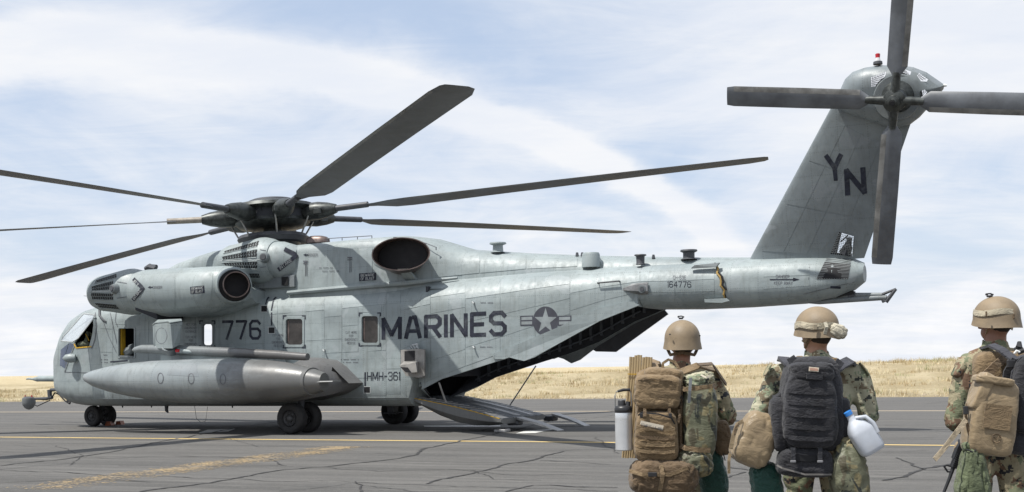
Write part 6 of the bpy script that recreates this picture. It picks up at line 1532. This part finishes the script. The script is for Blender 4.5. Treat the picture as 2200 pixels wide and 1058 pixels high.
ribbon('shoulder_strap', [U2(1788, 800, -.02), U2(1808, 784, .04), U2(1826, 775, .12), U2(1830, 782, .28)], .062, NAVY, bk, .02, up=(0, -.8, .6))
for a, c_ in (((1698, 768), (1714, 790)), ((1806, 776), (1790, 798))): ribbon('strap_pad', [U2(*a, -.03), U2(*c_, -.05)], .05, BLKW, bk, .016)
for x0, y0, x1, y1 in ((1662, 850, 1676, 880), (1808, 850, 1812, 880)): ribbon('side_strap', [U2(x0, y0, .1), U2(x1, y1, .0)], .02, BLKW, bk, .006)
tb_ = MB(); tb_.tube([U2(1658, 872, .02), U2(1664, 862, .0), U2(1672, 852, .02), U2(1678, 846, .04)], [.015, .022, .02, .014], 8); tb_.tube([U2(1655, 880, .02), U2(1668, 870, .0)], .012, 6); tb_.build('strap_knot', BLK, bk, True)
# tan dry bag on his left
bd = W(1618, 1010, 7.3); kd = 7.3/FPX; db = empty('dry_bag', bd, 0, label='smooth tan dry bag tucked under the left arm of the middle soldier', cat='dry bag')
soft('bag_body', W(1622, 944, 7.3)-bd, (86*kd, .22, 122*kd), COY2, db, 3.6, 22, rotY(24), .012, 5, seed=41, taper=lambda z: (1-.10*z, 1-.15*z))
ribbon('bag_strap', [W(1596, 905, 7.25)-bd, W(1584, 912, 7.22)-bd, W(1576, 935, 7.2)-bd, W(1570, 965, 7.2)-bd], .024, COY2, db, .006)
ribbon('bag_strap', [W(1588, 910, 7.2)-bd, W(1580, 920, 7.2)-bd, W(1578, 934, 7.2)-bd], .012, COYD, db, .01)
ribbon('loose_strap_end', [W(1568, 975, 7.25)-bd, W(1566, 990, 7.24)-bd, W(1566, 1018, 7.25)-bd], .018, COY2, db, .004)
bg_ = W(1640, 1100, 7.35); g2_ = empty('green_bag', bg_, 0, label='dark green waterproof bag hanging below the tan dry bag of the middle soldier', cat='bag')
soft('bag_body', W(1645, 1035, 7.35)-bg_, (66*kd, .2, 90*kd), GRN, g2_, 3, 14, rotY(-14), .018, 9, seed=44)
bg_ = W(1822, 1100, 7.2); g3_ = empty('camouflage_bag', bg_, 0, label='drooping woodland camouflage bag hanging on the right hip of the middle soldier', cat='bag')
soft('bag_body', W(1823, 1020, 7.2)-bg_, (80*kd, .22, 170*kd), WOOD, g3_, 3, 18, rotY(-5), .022, 8, seed=51, taper=lambda z: (1-.22*max(0, z), 1))
# milk jug
bj = W(1850, 960, 7.08); jg = empty('water_jug', bj, 0, label='white plastic water jug with a blue cap held by the middle soldier', cat='jug')
q24 = rotY(-32).to_quaternion()
jc = W(1854, 934, 7.08)-bj; Rj = rotY(-30).to_matrix(); hk = 7.28/FPX
rs = []
for z, s_, dx in ((-.118, .056, 0), (-.116, .072, 0), (-.106, .080, 0), (-.09, .083, 0), (-.03, .084, 0), (.02, .083, 0), (.04, .079, 0), (.075, .056, -.004), (.100, .036, -.008), (.112, .026, -.010), (.140, .023, -.010)):
    ring = []
    for k in range(28):
        a = 2*pi*k/28+.05; p_ = 4.2; r_ = .9*s_/((abs(cos(a))**p_+abs(sin(a))**p_)**(1/p_)) if z < .1 else .9*s_
        ring.append(jc+Rj@Vector((r_*cos(a)+dx, r_*sin(a), z)))
    rs.append(ring)
MB().rings(rs).build('jug_body', JUG, jg, True)
MB().tube([jc+Rj@Vector((-.010, 0, .142)), jc+Rj@Vector((-.010, 0, .165))], .024, 20).build('cap', BLUE, jg, True)
MB().tube([jc+Rj@Vector((.01, -.02, .110)), jc+Rj@Vector((.058, -.045, .092)), jc+Rj@Vector((.074, -.06, .04)), jc+Rj@Vector((.068, -.06, -.02))], [.012, .013, .013, .014], 10).build('jug_handle', JUG, jg, True)

# ---- third man at the right edge
Y3 = 7.4; K3 = Y3/FPX
P3 = dict(head=(2140, 690), neck=(2138, 712), collar=(2140, 742), shl=(2080, 782), shr=(2205, 782), ell=(2052, 905), elr=(2232, 890), wrl=(2085, 925), wrr=(2212, 925), wld=.26, wrd=.25)
p3, b3, J3 = person(2142, Y3, 'soldier with a slung rifle and roll top tan dry bag, rightmost of the three', P3, MAR, SKIN2, -.5)
h3 = helmet(p3, W(2141, 680, Y3)-b3, .130, .125, HELM, -.3, -.02); mount(h3, W(2126, 637, Y3)-b3)
cc = W(2141, 680, Y3)-b3
rs = [[cc+Vector((.142*sc1*cos(a), .158*sc1*sin(a), z+.008*sin(a*3))) for a in [2*pi*k/40 for k in range(40)]] for sc1, z in ((.955, .008), (.965, .016), (.925, .044), (.90, .042), (.94, .010))]
rs = [[Vector((p.x, p.y, p.z-.008-.05*(p.x-cc.x))) for p in r_] for r_ in rs]
MB().rings(rs+[rs[0]], True, (False, False)).build('helmet_band', HCOV, h3, True)
for x, y in ((2119, 675), (2178, 680)): MB().box(W(x, y, Y3-.148)-b3, (.010, .012, .034), None, .003).build('band_clip', COYD, h3)
ribbon('chin_strap', [W(2118, 730, Y3+.04)-b3, W(2124, 708, Y3-.03)-b3, W(2140, 700, Y3-.11)-b3, W(2168, 700, Y3-.08)-b3, W(2176, 706, Y3-.0)-b3], .026, COY2, h3)
v3 = soft('plate_carrier', W(2150, 830, Y3-.09)-b3, (120*K3, .14, 150*K3), COY, p3, 5, 12, None, .006, 8)
ribbon('vest_strap', [W(2112, 812, Y3-.2)-b3, W(2140, 785, Y3-.2)-b3, W(2160, 768, Y3-.16)-b3], .05, COYD, v3, .012)
soft('shoulder_pouch', W(2062, 792, Y3-.02)-b3, (.05, .10, .13), MAR, p3, 4, 8, rotY(35), .004, 9)
d3 = 7.08; b4 = W(2195, 980, d3)
def U3(x, y, dy=0.0): return W(x, y, d3+dy)-b4
bk3 = empty('backpack', b4, 0, label='charcoal pack with padded straps on the rightmost soldier, beside the tan dry bag', cat='backpack')
soft('pack_body', U3(2212, 870, .06), (118*d3/FPX, .26, 220*d3/FPX), NAVY, bk3, 3.6, 16, rotY(4), .010, 8, seed=61, taper=lambda z: (1-.14*z, 1))
soft('pack_panel', U3(2216, 850, -.08), (86*d3/FPX, .12, 170*d3/FPX), BLK, bk3, 3.6, 14, rotY(6), .010, 9, seed=64)
ribbon('shoulder_strap', [U3(2112, 748, .30), U3(2130, 742, .20), U3(2152, 752, .10), U3(2182, 775, .0)], .05, NAVY, bk3, .016, up=(0, -.8, .6))
ribbon('lift_strap', [U3(2182, 772, -.02), U3(2165, 800, .0), U3(2160, 840, .02)], .05, BLKW, bk3, .014); ribbon('lift_strap', [U3(2200, 775, -.06), U3(2178, 800, -.06), U3(2172, 850, -.04)], .028, NAVY, bk3, .012)
MB().box(U3(2172, 782, -.05), (.05, .02, .05), None, .006).build('strap_buckle', PLAST, bk3)
kn = MB(); kn.tube([U3(2184, 752, -.05), U3(2190, 745, -.07), U3(2190, 735, -.06)], [.02, .02, .012], 8); kn.tube([U3(2186, 757, -.07), U3(2200, 752, -.08)], [.018, .016], 8); kn.build('lashed_gloves', PLAST, bk3, True)
kn2 = MB(); kn2.tube([U3(2180, 760, -.085), U3(2184, 754, -.095), U3(2190, 757, -.09)], .008, 6); kn2.build('white_cord', WHITE, bk3, True)
b5 = W(2125, 975, 6.98); k5 = 6.98/FPX; db3 = empty('dry_bag', b5, 0, label='roll top tan dry bag with a round emblem on the rightmost soldier', cat='dry bag')
soft('bag_body', W(2128, 896, 6.98)-b5, (96*k5, .21, 164*k5), COY2, db3, 6.5, 22, rotY(9), .006, 7, seed=71, taper=lambda z: (1-.04*z, 1-.25*max(0, z)), stretch=(1, 1, 2.6))
soft('rolled_top', W(2106, 842, 6.95)-b5, (26*k5, .13, 84*k5), COY2, db3, 7, 12, rotY(24), .004, 7, seed=73)
soft('top_fold', W(2134, 818, 6.93)-b5, (84*k5, .12, 18*k5), COY2, db3, 5, 12, rotY(9), .004, 9, seed=75)
ribbon('sewn_panel', [W(2114, 893, 6.868)-b5, W(2172, 900, 6.868)-b5], 52*k5, COY, db3, .006)
em = MB(); ec = W(2141, 942, 6.872)-b5; em.tube([ec+Vector((.026*cos(a), -.0, .026*sin(a))) for a in [2*pi*k/20 for k in range(21)]], .003, 5); em.tube([ec+Vector((-.013, -.002, .01)), ec+Vector((0, -.002, -.008)), ec+Vector((.013, -.002, .01))], .003, 5); em.build('round_emblem', COYD, db3, True)
ribbon('bag_strap', [W(2078, 868, 6.98)-b5, W(2074, 890, 6.95)-b5, W(2080, 925, 6.93)-b5, W(2090, 960, 6.93)-b5], .014, COYD, db3, .008)
MB().box(W(2075, 882, 6.93)-b5, (.028, .015, .05), None, .004).build('strap_buckle', PLAST, db3)
ribbon('loose_strap', [W(2076, 902, 6.93)-b5, W(2056, 928, 6.88)-b5, W(2030, 962, 6.84)-b5, W(2008, 988, 6.8)-b5], .030, cloth('pale_webbing', (.44, .36, .25), .8), db3, .004, up=(.3, -1, .2))
b6 = W(2090, 1090, 6.95); g4 = empty('drawstring_pouch', b6, 0, label='olive drawstring pouch hanging below the dry bag of the right-hand soldier', cat='pouch')
soft('pouch_body', W(2088, 1018, 6.95)-b6, (64*k5, .17, 124*k5), OLV, g4, 3.2, 16, rotY(4), .022, 10, seed=81, taper=lambda z: (1-.32*z, 1-.2*z), stretch=(2.4, 1, .8))
soft('pouch_neck', W(2085, 962, 6.95)-b6, (32*k5, .08, 22*k5), OLV, g4, 3, 10, None, .012, 22, seed=83)
MB().tube([W(2076, 966, 6.90)-b6, W(2092, 972, 6.89)-b6, W(2100, 962, 6.90)-b6], .005, 6).build('pouch_cord', PLAST, g4, True)
# rifle, muzzle down
b7 = W(2050, 1000, 7.1); rf = empty('rifle', b7, 0, label='black rifle slung muzzle down at the left side of the right-hand soldier', cat='rifle')
def U7(x, y, d=0): return W(x, y, 7.1+d)-b7
MB().tube([U7(2056, 985), U7(2048, 1005)], [.024, .024], 10).build('handguard', GUN, rf, True)
MB().tube([U7(2048, 1005), U7(2040, 1028), U7(2028, 1058), U7(2022, 1075)], [.012, .010, .009, .012], 10).build('barrel', GUN, rf, True)
MB().prism([U7(x, y, -.02) for x, y in ((2066, 945), (2076, 948), (2066, 980), (2058, 990), (2050, 985), (2058, 962))], (0, .05, 0)).build('receiver', GUN, rf)
fs2 = MB(); fs2.tube([U7(2049, 1003), U7(2034, 1000), U7(2028, 1002)], [.010, .006, .006], 6); fs2.tube([U7(2028, 1002), U7(2036, 1014), U7(2046, 1014)], .006, 6); fs2.build('front_sight', GUN, rf, True)
rg_ = MB()
for k in range(7): rg_.box(U7(2052-k*1.6+9, 980+k*4-2, -.03), (.03, .014, .006), rotY(25))
rg_.build('rail', GUN, rf)
MB().prism([U7(x, y, 0) for x, y in ((2078, 925), (2084, 928), (2072, 956), (2066, 953))], (0, .03, 0)).build('stock', PLAST, rf)
soft('rifle_sleeve', U7(2060, 968, .03), (.06, .05, .12), COY2, rf, 4, 8, rotY(18), .004, 9)
for o_ in bpy.data.objects:
    if o_.type == 'MESH' and o_.parent and False: pass
for o_ in bpy.data.objects:                          # things of one kind that the picture shows several of
    g_ = {'person': 'soldiers standing with their packs', 'backpack': 'packs worn by the soldiers', 'dry bag': 'tan dry bags', 'pouch': 'pouches hanging on the soldiers'}.get(o_.get('category'))
    if o_.parent is None and (g_ or o_.name.startswith('green_bag')): o_['group'] = g_ or 'green waterproof bags'
